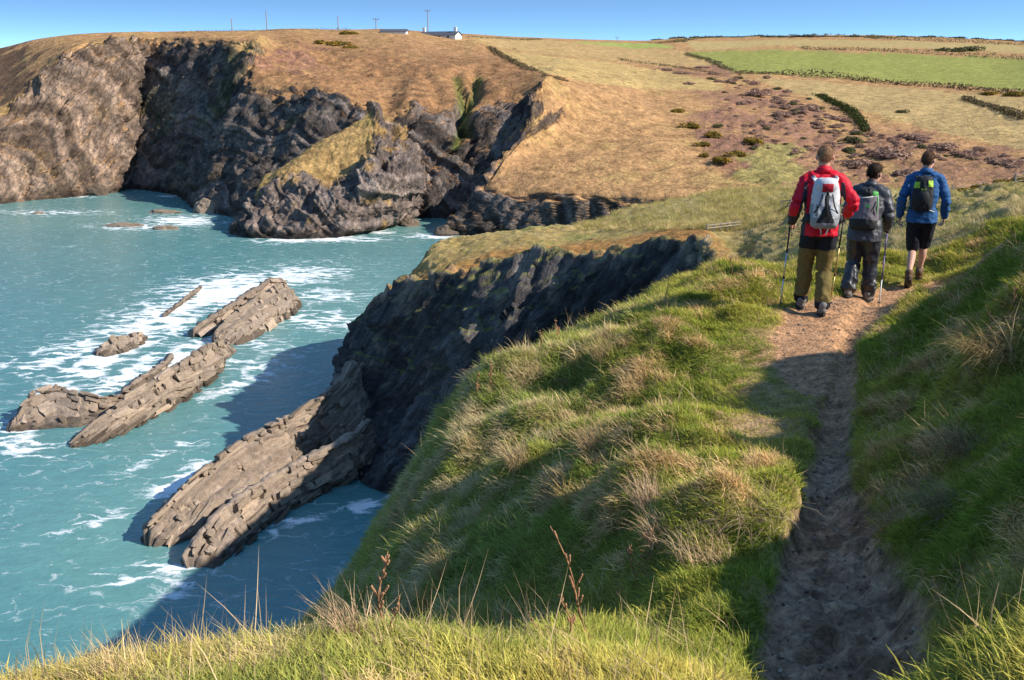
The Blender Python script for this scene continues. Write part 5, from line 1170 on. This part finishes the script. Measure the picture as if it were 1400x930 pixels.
def hand(mb, wrist, dirv, palm_n, grip, side):
    """palm plus four jointed fingers and a thumb; grip 0 relaxed .. 1 closed round a handle"""
    d = Vector(dirv).normalized(); n = Vector(palm_n); n = (n - d * n.dot(d)).normalized(); s = d.cross(n) * side
    Mx = Matrix((s, d, n)).transposed()
    c = Vector(wrist) + d * .055
    mb.ell(c, (.040, .055, .019), Mx, 12, 8)
    for i, (off, L) in enumerate(((.030, .072), (.010, .080), (-.010, .075), (-.028, .060))):
        p = c + s * off + d * .045; cur = .35 + grip * 1.15; a = cur * .5; pts = [p - d * .02, p]
        for seg in (.45, .32, .26):
            p = p + (d * math.cos(a) + n * math.sin(a)) * L * seg; pts.append(p); a += cur * .75
        mb.tube(pts, [.0095, .0095, .009, .0085, .007], 8); mb.ell(pts[-1], (.0075,) * 3, None, 8, 6)
    p = c - d * .02 + s * .034; q = p + (s * .75 + d * .6 + n * .35).normalized() * .035; w_ = q + (d * .75 + n * (.35 + .6 * grip) - s * .2 * grip).normalized() * .032
    mb.tube([c - d * .025 + s * .018, p, q, w_], [.013, .013, .011, .008], 8); mb.ell(w_, (.008,) * 3, None, 8, 6)
SKIN = plain('skin', (.56, .31, .22), .55, .35, .12, 30); SKIN2 = plain('skin_tanned', (.48, .26, .18), .55, .35, .12, 30)
def head(mb, c, yaw, tilt=0):
    """skull, jaw, nose, brow, ears; returns the frame (matrix, centre)"""
    M = Matrix.Rotation(yaw, 3, 'Z') @ Matrix.Rotation(tilt, 3, 'X'); c = Vector(c)
    mb.ell(c + M @ V3(0, -.012, .025), (.077, .096, .098), M); mb.ell(c + M @ V3(0, .035, -.05), (.056, .060, .072), M)
    mb.ell(c + M @ V3(0, .098, -.012), (.013, .022, .026), M); mb.ell(c + M @ V3(0, .078, .022), (.052, .018, .014), M); mb.ell(c + M @ V3(0, .088, -.058), (.026, .012, .009), M)
    for s in (-1, 1):
        mb.ell(c + M @ V3(s * .083, -.010, -.008), (.014, .021, .034), M @ Matrix.Rotation(s * .35, 3, 'Z'))
        mb.ell(c + M @ V3(s * .040, .070, -.035), (.022, .018, .020), M)
    return M, c
def face_bits(root, M, c):
    EYEW = plain('eye_white', (.7, .68, .65), .3, .5, .02); EYED = plain('eye_iris', (.03, .025, .02), .2, .5, .02)
    for s in (-1, 1):
        mb = MB(); mb.ell(c + M @ V3(s * .031, .083, .005), (.012, .008, .009), M, m=0); mb.ell(c + M @ V3(s * .031, .089, .005), (.005, .004, .005), M, m=1)
        add('eye', mb.mesh('eye', [EYEW, EYED], True), root)
    mb = MB(); mb.ell(c + M @ V3(0, .096, -.058), (.022, .007, .005), M); add('mouth', mb.mesh('mouth', plain('lips', (.42, .18, .15), .5), True), root)
def hairdo(root, M, c, colr, thick, name='hair', low=-.055):
    HM = plain(name, colr, .75, .2, .65, 110, .9, .006)
    mb = MB(); mb.ell(c + M @ V3(0, -.014, .028), (.077 + thick, .096 + thick, .099 + thick), M, 32, 22)
    me = mb.mesh(name, HM, True); import bmesh as bm_
    b = bm_.new(); b.from_mesh(me); Mi = M.inverted()
    kill = []
    for v in b.verts:
        l = Mi @ (v.co - c); lim = low + max(0, (l.y + .01)) * 1.25
        if abs(l.x) > .052 and l.y > -.045: lim = max(lim, .018 + max(0, l.y) * .8)
        if l.z < lim: kill.append(v)
        else:
            v.co -= (v.co - c).normalized() * (thick + .004) * (1 - min(1, max(0, (l.z - lim) / .045))) ; v.co += (v.co - c).normalized() * .0035 * math.sin(v.co.x * 190) * math.sin(v.co.z * 170 + v.co.y * 130)
    bm_.ops.delete(b, geom=kill, context='VERTS'); b.to_mesh(me); b.free(); add('hair', me, root)
def shoe(root, ankle, fwd, toe_down, upper, sole, h=.10, L=.28):
    """boot: shaped upper over a separate sole"""
    f = Vector((fwd[0], fwd[1], 0)).normalized(); s = Vector((f.y, -f.x, 0)); pitch = toe_down
    Mx = Matrix((s, f, V3(0, 0, 1))).transposed() @ Matrix.Rotation(-pitch, 3, 'X'); a = Vector(ankle)
    def q(x, y, z): return a + Mx @ V3(x, y, z)
    mb = MB()
    limb(mb, [q(0, -.045, .0), q(0, .0, -.045), q(0, .085, -.062), q(0, .155, -.070)], [.050, .052, .046, .036], 12)
    mb.ell(q(0, -.03, -.055), (.043, .05, .04), Mx); mb.tube([q(0, -.02, -.03), q(0, -.02, .035)], [.052, .054], 12)
    o = add('boot', fuse('boot', mb, .009, 3, None, [upper]), root)
    m2 = MB(); n = 20; V = []
    for z in (-.112, -.088):
        for k in range(n):
            g_ = 2 * math.pi * k / n; y = math.sin(g_) * .143 + .06; wx = .046 * (1 - .18 * (1 if math.sin(g_) < -.3 else 0)) * (1.05 if z < -.1 else 1)
            V.append(q(math.cos(g_) * wx, y, z))
    m2.raw(V, [(k, (k + 1) % n, n + (k + 1) % n, n + k) for k in range(n)] + [tuple(range(n - 1, -1, -1)), tuple(range(n, 2 * n))]); add('sole', m2.mesh('sole', sole, False), o)
    lc = MB()
    for k in range(4): lc.tube([q(-.025, .03 + .022 * k, -.012 - .008 * k), q(.025, .03 + .022 * k, -.012 - .008 * k)], .004, 5)
    add('lace', lc.mesh('lace', plain('lace', (.25, .2, .15), .8), True), o)
def wr(P, amp, sc=.09, seed=0, stretch=(1, 1, 1.6)):
    Q = np.asarray(P, float) / (np.array(stretch) * sc); return amp * (1 - 2 * np.abs(noise(Q, seed))) + amp * .5 * noise(Q * 2.3, seed + 1)
def person_root(name, label, px, py, yaw, group=None):
    p = hit(px, py, lambda x, y: z_near(x, y, False)); r = bpy.data.objects.new(name, None); COL.objects.link(r)
    r.location = p; r.rotation_euler = (0, 0, yaw); r['label'] = label; r['category'] = 'person'; r['group'] = 'hikers on the coast path'; return r, Vector(p)
def worldpt(root, p): return Matrix.Translation(root.location) @ Matrix.Rotation(root.rotation_euler.z, 4, 'Z') @ Vector(p)
def pole(label, top, tip, cols, root):
    """trekking pole from grip to tip (local to a person), its own thing"""
    a = worldpt(root, top); b = worldpt(root, tip); b.z = float(z_near(np.array([b.x]), np.array([b.y]))[0]) - .01
    o = bpy.data.objects.new('trekking_pole', None); COL.objects.link(o); o.location = b; o['label'] = label; o['category'] = 'trekking pole'; o['group'] = 'trekking poles'
    d = a - b; L = d.length; d.normalize()
    def seg(nm, t0, t1, r0, r1, m):
        mb = MB(); mb.tube([d * L * t0, d * L * t1], [r0, r1], 10); return add(nm, mb.mesh(nm, m, True), o)
    seg('tip', 0, .05, .003, .006, cols[3]); seg('lower_shaft', .045, .36, .0075, .0075, cols[0]); seg('middle_shaft', .35, .64, .0085, .0085, cols[1]); seg('upper_shaft', .63, .9, .0095, .0095, cols[2])
    g_ = seg('grip', .89, 1.03, .014, .018, cols[3])
    mb = MB(); mb.tube([d * L * .06, d * L * .068], [.024, .024], 14); add('basket', mb.mesh('basket', cols[3]), o)
    for t in (.35, .64): seg('lock', t - .012, t + .012, .012, .012, cols[3])
    mb = MB(); p0 = d * L * 1.02; mb.tube([p0, p0 + V3(.03, .01, -.05), p0 + V3(.02, .02, -.12), p0 + V3(-.01, 0, -.06), p0], .004, 6, flat=(1, 2)); add('wrist_strap', mb.mesh('wrist_strap', cols[3], True), o)
BLK_P = plain('pole_black', (.02, .02, .022), .5, .4); ALU = plain('pole_silver', (.62, .60, .56), .3, .5, .05, metal=.6); GOLD = plain('pole_gold', (.50, .34, .14), .35, .5, .05, metal=.4); PURP = plain('pole_purple', (.16, .10, .24), .4, .5); WHT = plain('pole_white', (.75, .75, .75), .4, .4)

def build_person(spec):
    root, loc = person_root('person', spec['label'], *spec['at'], spec['yaw'])
    J = {k: Vector(v) for k, v in spec['J'].items()}
    k = spec.get('k', 1.0)
    # feet follow the ground under them
    for s in 'LR':
        wp = worldpt(root, J['an' + s]); gz = float(z_near(np.array([wp.x]), np.array([wp.y]), False)[0]) - loc.z
        J['an' + s].z += gz; J['kn' + s].z += gz * .5
    sh = (J['shL'] + J['shR']) / 2; hp = (J['hiL'] + J['hiR']) / 2
    def mid(t): return hp.lerp(sh, t)
    def body(e, legs=True, arms=True, trunk=True, hd=True):
        mb = MB()
        if trunk:
            torso(mb, [(hp.z - .08, hp.x, hp.y, .13 + e, .10 + e), (hp.z + .02, hp.x, hp.y, .165 + e, .115 + e), (mid(.3).z, mid(.3).x, mid(.3).y, .145 + e, .100 + e), (mid(.6).z, mid(.6).x, mid(.6).y, .165 + e, .112 + e), (mid(.85).z, mid(.85).x, mid(.85).y, .165 + e, .108 + e), (sh.z + .01, sh.x, sh.y, .135 + e, .075 + e), (sh.z + .06, sh.x, sh.y + .01, .07 + e, .06 + e)])
            for s in 'LR': limb(mb, [J['sh' + s] * .5 + sh * .5 + V3(0, 0, .025), J['sh' + s]], [.062 + e, .052 + e])
        if arms:
            for s in 'LR': limb(mb, [J['sh' + s], J['sh' + s].lerp(J['el' + s], .5), J['el' + s], J['el' + s].lerp(J['wr' + s], .4), J['wr' + s]], [.050 + e, .046 + e, .038 + e, .038 + e, .027 + e])
        if legs:
            for s in 'LR': limb(mb, [J['hi' + s], J['hi' + s].lerp(J['kn' + s], .35), J['kn' + s], J['kn' + s].lerp(J['an' + s], .3) + V3(0, -.018, 0), J['an' + s] + V3(0, 0, .04), J['an' + s]], [.092 + e, .083 + e, .056 + e, .060 + e, .038 + e, .036 + e])
        return mb
    mb = body(-.006); limb(mb, [sh + V3(0, 0, .03), J['nk'], J['hd'] + V3(0, -.02, -.05)], [.062, .054, .056])
    M, c = head(mb, J['hd'], spec['hyaw'], spec.get('htilt', 0))
    for s, sd in (('L', -1), ('R', 1)):
        h = spec['hand' + s]; hand(mb, J['wr' + s], h[0], h[1], h[2], sd)
        limb(mb, [J['an' + s], J['an' + s] + Matrix.Rotation(spec['yawf'][s], 3, 'Z') @ V3(0, .12, -.06)], [.035, .028])
    HM = plain('cropped_hair', spec['hair'], .8, .2, .6, 120, .9, .006); Mi = np.array(M.inverted())
    def hair_pick(C_):
        l = (C_ - np.array(c)) @ Mi.T; wv_ = .012 * noise(C_ / .018, 8)
        low = -.062 + np.maximum(0, l[:, 1] + .02) * 1.15 + wv_
        low = np.where((np.abs(l[:, 0]) > .05) & (l[:, 1] > -.04), np.maximum(low, .012 + np.maximum(0, l[:, 1]) * .9), low)
        return ((l[:, 2] > low) & (np.abs(l[:, 2]) < .2) & (np.abs(l[:, 0]) < .083)).astype(int)
    add('body', fuse('body', mb, .0075, 3, None, [spec.get('skin', SKIN), HM], hair_pick), root)
    face_bits(root, M, c)
    if spec.get('hthick', 0) > .01: hairdo(root, M, c, spec['hair'], spec['hthick'] * .7)
    gh = np.random.default_rng(int(spec['at'][0])); hv = []; hf = []; hc = []; sc_ = np.array([.079, .098, .100]) + max(0, spec.get('hthick', 0) - .006)
    while len(hf) < 1500:
        d = gh.normal(size=3); d /= np.linalg.norm(d); l = d * sc_ + np.array([0, -.012, .025])
        w0 = np.array(c) + np.array(M) @ l
        if not hair_pick(w0[None])[0] or abs(l[0]) > .081: continue
        L = gh.uniform(.008, .016) * (1.7 if spec.get('hthick', 0) > .01 else 1); dn = np.array([.25 * d[0], -.35 + .2 * d[1], -.8]) * (1 - abs(d[2])) + np.array([.3 * gh.normal(), .5, .1]) * max(0, d[2]); t_ = d * .55 + dn + gh.normal(0, .25, 3); t_ /= np.linalg.norm(t_)
        sd_ = np.cross(t_, d); sd_ /= np.linalg.norm(sd_) + 1e-9; Mn = np.array(M); b = len(hv)
        for q_ in (l - d * .003 - sd_ * .0016, l - d * .003 + sd_ * .0016, l + t_ * L + sd_ * .0006, l + t_ * L - sd_ * .0006): hv.append(np.array(c) + Mn @ q_)
        hf.append((b, b + 1, b + 2, b + 3)); hc += [np.array(spec['hair']) * gh.uniform(.5, 1.6)] * 4
    add('hair_strands', mesh_from('hair_strands', hv, hf, BLADE_V, np.array(hc), smooth=False), root)
    # trousers or shorts
    e = spec.get('leg_e', .022); mb = MB()
    et = .006; torso(mb, [(hp.z - .10, hp.x, hp.y, .11 + et, .09 + et), (hp.z - .02, hp.x, hp.y, .160 + et, .112 + et), (hp.z + .08, mid(.2).x, mid(.2).y, .142 + et, .100 + et), (hp.z + .13, mid(.3).x, mid(.3).y, .125 + et, .09 + et)])
    cut = spec.get('leg_cut')
    for s in 'LR':
        if cut: kn = J['kn' + s]; limb(mb, [J['hi' + s], J['hi' + s].lerp(kn, .5), kn.lerp(J['hi' + s], .06)], [.086 + e, .082 + e, .070 + e])
        else: limb(mb, [J['hi' + s], J['hi' + s].lerp(J['kn' + s], .4), J['kn' + s], J['kn' + s].lerp(J['an' + s], .45) + V3(0, -.012, 0), J['an' + s] + V3(0, -.005, .015)], [.082 + e, .078 + e, .060 + e, .058 + e, .050 + e * 1.1])
    add(spec['legs_name'], fuse(spec['legs_name'], mb, .010, 3, lambda P: wr(P, spec.get('leg_w', .006), .10, 3, (1, 1, 1.1)) * (1 + 1.5 * np.exp(-((P[:, 2] - .18) / .12) ** 2)), spec['legs_mats'], spec.get('legs_pick')), root)
    # jacket
    e = spec.get('top_e', .024); mb = MB(); hem = spec.get('hem', hp.z - .03)
    torso(mb, [(hem, hp.x, hp.y, .180 + e, .135 + e), (hp.z + .08, mid(.2).x, mid(.2).y, .172 + e, .125 + e), (mid(.35).z, mid(.35).x, mid(.35).y, .150 + e, .108 + e), (mid(.62).z, mid(.62).x, mid(.62).y, .170 + e, .118 + e), (mid(.86).z, mid(.86).x, mid(.86).y, .165 + e, .108 + e), (sh.z + .01, sh.x, sh.y, .135 + e, .075 + e), (sh.z + .06, sh.x, sh.y + .005, .075 + e, .066 + e)])
    limb(mb, [sh + V3(0, 0, .03), J['nk'] + V3(0, 0, .0)], [.075, .070])
    for s in 'LR':
        limb(mb, [J['sh' + s] * .5 + sh * .5 + V3(0, 0, .025), J['sh' + s]], [.064 + e, .053 + e])
        limb(mb, [J['sh' + s], J['sh' + s].lerp(J['el' + s], .5), J['el' + s], J['el' + s].lerp(J['wr' + s], .5), J['wr' + s].lerp(J['el' + s], -.0)], [.052 + e, .050 + e, .045 + e, .042 + e, .033 + e * .7])
    add('jacket', fuse('jacket', mb, .010, 3, lambda P: wr(P, spec.get('top_w', .006), .11, 7, (1, 1, .8)), spec['top_mats'], spec.get('top_pick')), root)
    # collar
    mb = MB(); nk = J['nk']; ax = (J['hd'] - sh).normalized()
    ring = [(.086, -.045), (.080, .025), (.070, .028), (.068, -.03)]; n = 20; V = []
    for r_, z_ in ring:
        for q in range(n): a = 2 * math.pi * q / n; V.append(nk + V3(r_ * math.cos(a), r_ * 1.05 * math.sin(a) - .004, z_ + .012 * math.sin(a) * -1) )
    mb.raw(V, [(i * n + q, i * n + (q + 1) % n, ((i + 1) % 4) * n + (q + 1) % n, ((i + 1) % 4) * n + q) for i in range(4) for q in range(n)]); add('collar', mb.mesh('collar', spec['top_mats'][0], True), root)
    for s in 'LR': shoe(root, J['an' + s], Matrix.Rotation(spec['yawf'][s], 3, 'Z') @ V3(0, 1, 0), spec['toe'][s], spec['boot'], spec['sole'])
    return root, J
RED = plain('red_shell', (.62, .008, .028), .6, .25, .10, 25); CHAR = plain('charcoal_panel', (.045, .045, .055), .75, .2); OLIVE = plain('olive_trouser', (.155, .115, .04), .8, .15, .15, 30); BLACKT = plain('black_trouser', (.018, .020, .026), .8, .15, .15, 30)
BOOTG = plain('boot_grey', (.20, .19, .18), .7, .3, .3, 40); BOOTB = plain('boot_brown', (.13, .075, .045), .75, .25, .3, 40); SOLE = plain('rubber_sole', (.03, .03, .03), .8); NAVY = plain('dark_shell', (.050, .052, .062), .5, .4, .15, 25); DKTR = plain('rain_trouser', (.030, .032, .040), .42, .5, .15, 25); BLUE = plain('blue_fleece', (.03, .105, .26), .75, .2, .12, 30)
# --- red jacket
r1, J1 = build_person(dict(label='hiker in a red jacket and olive trousers walking away with two poles', at=(1112, 428), yaw=R(-8), hyaw=R(0), htilt=R(-4), hair=(.33, .19, .105), hthick=.003,
    J=dict(hiL=(-.09, 0, .93), hiR=(.09, 0, .93), knL=(-.11, .12, .51), knR=(.075, .03, .50), anL=(-.115, .16, .115), anR=(.065, -.14, .115), shL=(-.18, .05, 1.44), shR=(.18, .05, 1.44), elL=(-.275, -.04, 1.18), elR=(.315, -.03, 1.21), wrL=(-.285, .13, .985), wrR=(.300, .20, 1.065), nk=(0, .065, 1.545), hd=(.0, .09, 1.685)),
    handL=((.02, .75, -.6), (1, 0, 0), 1.0), handR=((-.05, .8, -.4), (-1, 0, 0), 1.0), yawf=dict(L=0, R=0), toe=dict(L=R(0), R=R(14)),
    legs_name='trousers', legs_mats=[OLIVE, BLACKT], legs_pick=lambda c: ((c[:, 2] > .70 + .10 * np.abs(c[:, 0])) | ((c[:, 2] < .17))).astype(int), leg_w=.007,
    top_mats=[RED, CHAR], top_pick=lambda c: (((np.abs(c[:, 0]) > .17) & (c[:, 2] < 1.43) & (c[:, 1] < .16) & (np.abs(c[:, 0]) < .20 + .16 * (1.45 - c[:, 2])) & (c[:, 1] < .05)) | ((c[:, 0] < -.2) & (c[:, 2] < 1.06))).astype(int), hem=.87, top_e=.016, top_w=.010, boot=BOOTG, sole=SOLE))
pole('trekking pole with a silver lower half in the red hiker’s left hand', tuple(J1['wrL'] + V3(.0, .085, .015)), (-.355, .05, 0), [ALU, ALU, BLK_P, BLK_P], r1)
pole('gold-shafted trekking pole in the red hiker’s right hand', tuple(J1['wrR'] + V3(-.01, .085, .02)), (.215, .28, 0), [GOLD, GOLD, BLK_P, BLK_P], r1)
# --- dark jacket
r2, J2 = build_person(dict(label='hiker in dark waterproofs leaning forward with one pole and a grey pack', at=(1173, 409), yaw=R(-28), hyaw=R(-22), htilt=R(-16), hair=(.035, .02, .012), hthick=.014, skin=SKIN2,
    J=dict(hiL=(-.09, 0, .86), hiR=(.09, 0, .86), knL=(-.105, .07, .48), knR=(.09, .12, .48), anL=(-.11, -.10, .115), anR=(.10, .14, .115), shL=(-.168, .17, 1.325), shR=(.168, .17, 1.325), elL=(-.25, .12, 1.08), elR=(.255, .12, 1.06), wrL=(-.22, .33, .98), wrR=(.22, .30, .90), nk=(0, .20, 1.425), hd=(.02, .255, 1.545)),
    handL=((.1, .8, -.5), (1, 0, 0), .9), handR=((0, .75, -.5), (-1, 0, 0), 1.0), yawf=dict(L=0, R=R(-5)), toe=dict(L=R(16), R=R(0)),
    legs_name='waterproof_trousers', legs_mats=[DKTR], leg_e=.026, leg_w=.011, top_mats=[NAVY], top_e=.024, top_w=.008, hem=.76, boot=BOOTG, sole=SOLE))
pole('purple and white trekking pole in the dark-jacketed hiker’s right hand', tuple(J2['wrR'] + V3(0, .085, .02)), (.25, .06, 0), [WHT, PURP, PURP, BLK_P], r2)
# --- blue jacket
r3, J3 = build_person(dict(label='hiker in a blue jacket and black shorts striding ahead on the path', at=(1250, 392), yaw=R(-18), hyaw=R(-28), htilt=R(-4), hair=(.12, .07, .042), hthick=.005,
    J=dict(hiL=(-.09, 0, .92), hiR=(.09, 0, .92), knL=(-.07, .06, .50), knR=(.07, .14, .52), anL=(-.10, -.24, .20), anR=(.055, .17, .115), shL=(-.178, .06, 1.435), shR=(.178, .06, 1.435), elL=(-.27, -.03, 1.17), elR=(.275, .02, 1.17), wrL=(-.275, .04, .94), wrR=(.285, .14, .95), nk=(0, .075, 1.535), hd=(.01, .10, 1.675)),
    handL=((0, .2, -1), (1, 0, 0), .45), handR=((0, .35, -1), (-1, 0, 0), .5), yawf=dict(L=0, R=R(-6)), toe=dict(L=R(38), R=R(0)),
    legs_name='shorts', legs_mats=[BLACKT], leg_cut=True, leg_e=.012, leg_w=.005, top_mats=[BLUE], top_e=.013, top_w=.009, hem=.88, boot=BOOTB, sole=SOLE))
for s in 'LR':
    mb = MB(); a = J3['an' + s]; mb.tube([a + V3(0, 0, .02), a.lerp(J3['kn' + s], .16) + V3(0, -.004, 0)], [.046, .045], 14); add('sock', mb.mesh('sock', plain('sock', (.16, .12, .09), .9), True), r3)

# --- packs: shaped sacks resting on each back, things of their own
def sack(root, name, label, c, size, tilt, mats, pick=None, round_=.35, wrk=.006, seed=0):
    o = bpy.data.objects.new(name, None); COL.objects.link(o); o['label'] = label; o['category'] = 'backpack'; o['group'] = 'backpacks worn by the hikers'
    o.matrix_world = Matrix.Translation(worldpt(root, c)) @ Matrix.Rotation(root.rotation_euler.z, 4, 'Z') @ Matrix.Rotation(tilt, 4, 'X')
    w_, d, h = size; mb = MB(); secs = [(-h / 2, 0, 0, w_ * .34, d * .34), (-h * .46, 0, 0, w_ * .44, d * .44), (-h * .25, 0, -.006, w_ * .5, d * .52), (h * .12, 0, -.004, w_ * .47, d * .5), (h * .36, 0, 0, w_ * .40, d * .45), (h * .47, 0, .01, w_ * .33, d * .34), (h / 2, 0, .015, w_ * .2, d * .2)]
    torso(mb, secs, 24); add('sack', fuse('sack', mb, .009, 3, lambda P: wr(P, wrk, .08, seed, (1, 1, 1.3)), mats, pick), o)
    return o
def strip(o, name, pts, wd, mat, th=.006, up=(0, 1, 0)):
    mb = MB(); mb.tube(pts, wd / 2, 8, flat=(1, max(.12, th / wd)), up=up); return add(name, mb.mesh(name, mat, True), o)
WHP = plain('pack_white', (.55, .55, .57), .65, .3, .08, 30); GRP = plain('pack_grey', (.27, .28, .30), .7, .25, .1, 30); BKP = plain('pack_black', (.022, .024, .026), .7, .3, .15, 30); REDP = plain('pack_red', (.50, .015, .03), .6, .3); GRN = plain('pack_green', (.10, .42, .10), .6, .3); LIME = plain('pack_lime', (.36, .58, .04), .6, .3); TAUPE = plain('pack_taupe', (.155, .135, .150), .75, .2, .1, 30); REFL = plain('pale_webbing', (.6, .62, .62), .5, .4)
# white pack on the red hiker
p1 = sack(r1, 'backpack', 'white and grey backpack with a red panel worn over the red jacket', (0, -.165, 1.225), (.30, .20, .52), R(-5), [WHP, GRP, BKP], lambda c: np.where((np.abs(c[:, 0]) < .022 + .10 * np.clip((-.02 - c[:, 2]) / .25, 0, 1)) & (c[:, 2] < .09) & (c[:, 2] > -.2), 2, np.where((c[:, 2] < -.15) | ((np.abs(c[:, 0]) > .125) & (c[:, 2] < 0)), 1, 0)), seed=3)
mb = MB(); mb.ell((0, -.062, .18), (.115, .07, .085)); lid = add('lid', fuse('lid', mb, .008, 2, None, [WHP, REDP], lambda c: ((np.abs(c[:, 0]) < .055) & (c[:, 2] < .205) & (c[:, 1] < -.05)).astype(int)), p1)
strip(lid, 'buckle', [(0, -.135, .125), (0, -.128, .09)], .03, BKP, .012)
strip(p1, 'centre_strap', [(0, -.118, .10), (0, -.128, -.03), (0, -.120, -.14)], .026, BKP)
for s in (-1, 1):
    strip(p1, 'side_strap', [(s * .05, -.118, .10), (s * .075, -.122, -.02), (s * .12, -.085, -.10)], .014, BKP)
    strip(p1, 'shoulder_strap', [(s * .075, .03, .17), (s * .105, .075, .245), (s * .12, .17, .285), (s * .13, .25, .24)], .058, WHP, .016, (0, 0, 1))
    strip(p1, 'shoulder_patch', [(s * .108, .090, .262), (s * .114, .13, .283)], .034, GRP, .018, (0, 0, 1))
    mb = MB(); mb.ell((s * .155, .03, -.165), (.045, .07, .055)); add('hip_pocket', fuse('hip_pocket', mb, .009, 2, None, [BKP]), p1)
    strip(p1, 'hip_belt', [(s * .12, .03, -.19), (s * .19, .10, -.20), (s * .19, .22, -.20)], .05, BKP, .014, (0, 0, 1))
    strip(p1, 'tail_strap', [(s * .05, -.075, -.225), (s * .028, -.04, -.30), (s * .025, -.02, -.335)], .012, REFL)
    mb = MB(); mb.raw([(s * .02, -.106, -.13), (s * .13, -.075, -.16), (s * .10, -.068, -.235), (s * .03, -.085, -.235)], [(0, 1, 2, 3)]); 
for i in range(6):
    mb = MB(); mb.box((-.098, -.112, -.015 - .021 * i), (.020, .006, .009 + .004 * (i % 2))); add('letter', mb.mesh('letter', BKP), p1)
# taupe pack on the dark hiker
p2 = sack(r2, 'backpack', 'grey-brown backpack with green trim worn over the dark waterproof jacket', (-.01, -.045, 1.135), (.33, .23, .50), R(-17), [TAUPE, BKP, GRP], lambda c: np.where(c[:, 2] < -.13, 1, np.where(c[:, 2] > .16, 2, 0)), seed=5)
mb = MB(); mb.ell((0, -.03, .20), (.135, .10, .075)); l2 = add('lid', fuse('lid', mb, .009, 2, lambda P: wr(P, .008, .05, 4), [BKP, GRN], lambda c: ((c[:, 0] > .08) & (c[:, 2] < .22)).astype(int)), p2)
mb = MB(); mb.box((.045, -.131, .03), (.045, .006, .032), Matrix.Rotation(.2, 3, 'Y')); mb.box((.045, -.136, .03), (.028, .004, .008)); add('badge', mb.mesh('badge', GRN), p2)
strip(p2, 'piping', [(.135, -.06, .17), (.150, -.075, .05), (.15, -.07, -.08)], .014, GRN); strip(p2, 'piping', [(-.10, -.10, .15), (-.03, -.128, .125), (.09, -.11, .15)], .012, REFL)
strip(p2, 'side_strap', [(.13, -.085, .10), (.11, -.115, 0), (.14, -.075, -.10)], .016, BKP)
strip(p2, 'pocket_edge', [(-.13, -.085, -.10), (0, -.128, -.13), (.13, -.085, -.10)], .012, GRP)
for s in (-1, 1): strip(p2, 'shoulder_strap', [(s * .08, .05, .17), (s * .11, .11, .235), (s * .125, .20, .25), (s * .13, .27, .19)], .06, GRP, .018, (0, 0, 1))
# black and lime pack on the blue hiker
p3 = sack(r3, 'backpack', 'small black backpack with lime patches worn over the blue jacket', (-.03, -.125, 1.27), (.26, .15, .44), R(-5), [BKP, LIME], lambda c: ((np.abs(np.abs(c[:, 0]) - .085) < .035) & (np.abs(c[:, 2] - (.105 + np.where(c[:, 0] > 0, .02, 0))) < .04) & (c[:, 1] < .0)).astype(int), seed=8)
mb = MB(); mb.ell((0, -.05, -.06), (.10, .055, .12)); add('front_pocket', fuse('front_pocket', mb, .008, 2, None, [BKP]), p3)
mb = MB(); mb.box((-.018, -.098, .052), (.026, .006, .018)); mb.box((.018, -.098, .052), (.026, .006, .018)); add('badge', mb.mesh('badge', LIME), p3)
strip(p3, 'side_stripe', [(-.115, -.035, -.03), (-.118, -.03, -.12)], .022, LIME); strip(p3, 'hip_belt', [(-.15, .06, -.20), (0, -.02, -.215), (.08, .0, -.205), (.17, .06, -.23)], .020, BKP); strip(p3, 'pale_webbing', [(.0, -.03, -.20), (.09, -.01, -.215), (.17, .045, -.235)], .010, REFL)
strip(p3, 'hanging_strap', [(-.08, -.02, -.21), (-.02, -.05, -.27), (.05, -.03, -.24)], .014, BKP); strip(p3, 'grab_loop', [(-.03, .03, .21), (0, .02, .25), (.03, .03, .21)], .012, BKP)
for s in (-1, 1): strip(p3, 'shoulder_strap', [(s * .06, .04, .16), (s * .09, .09, .215), (s * .11, .17, .235), (s * .12, .235, .18)], .045, BKP, .014, (0, 0, 1))
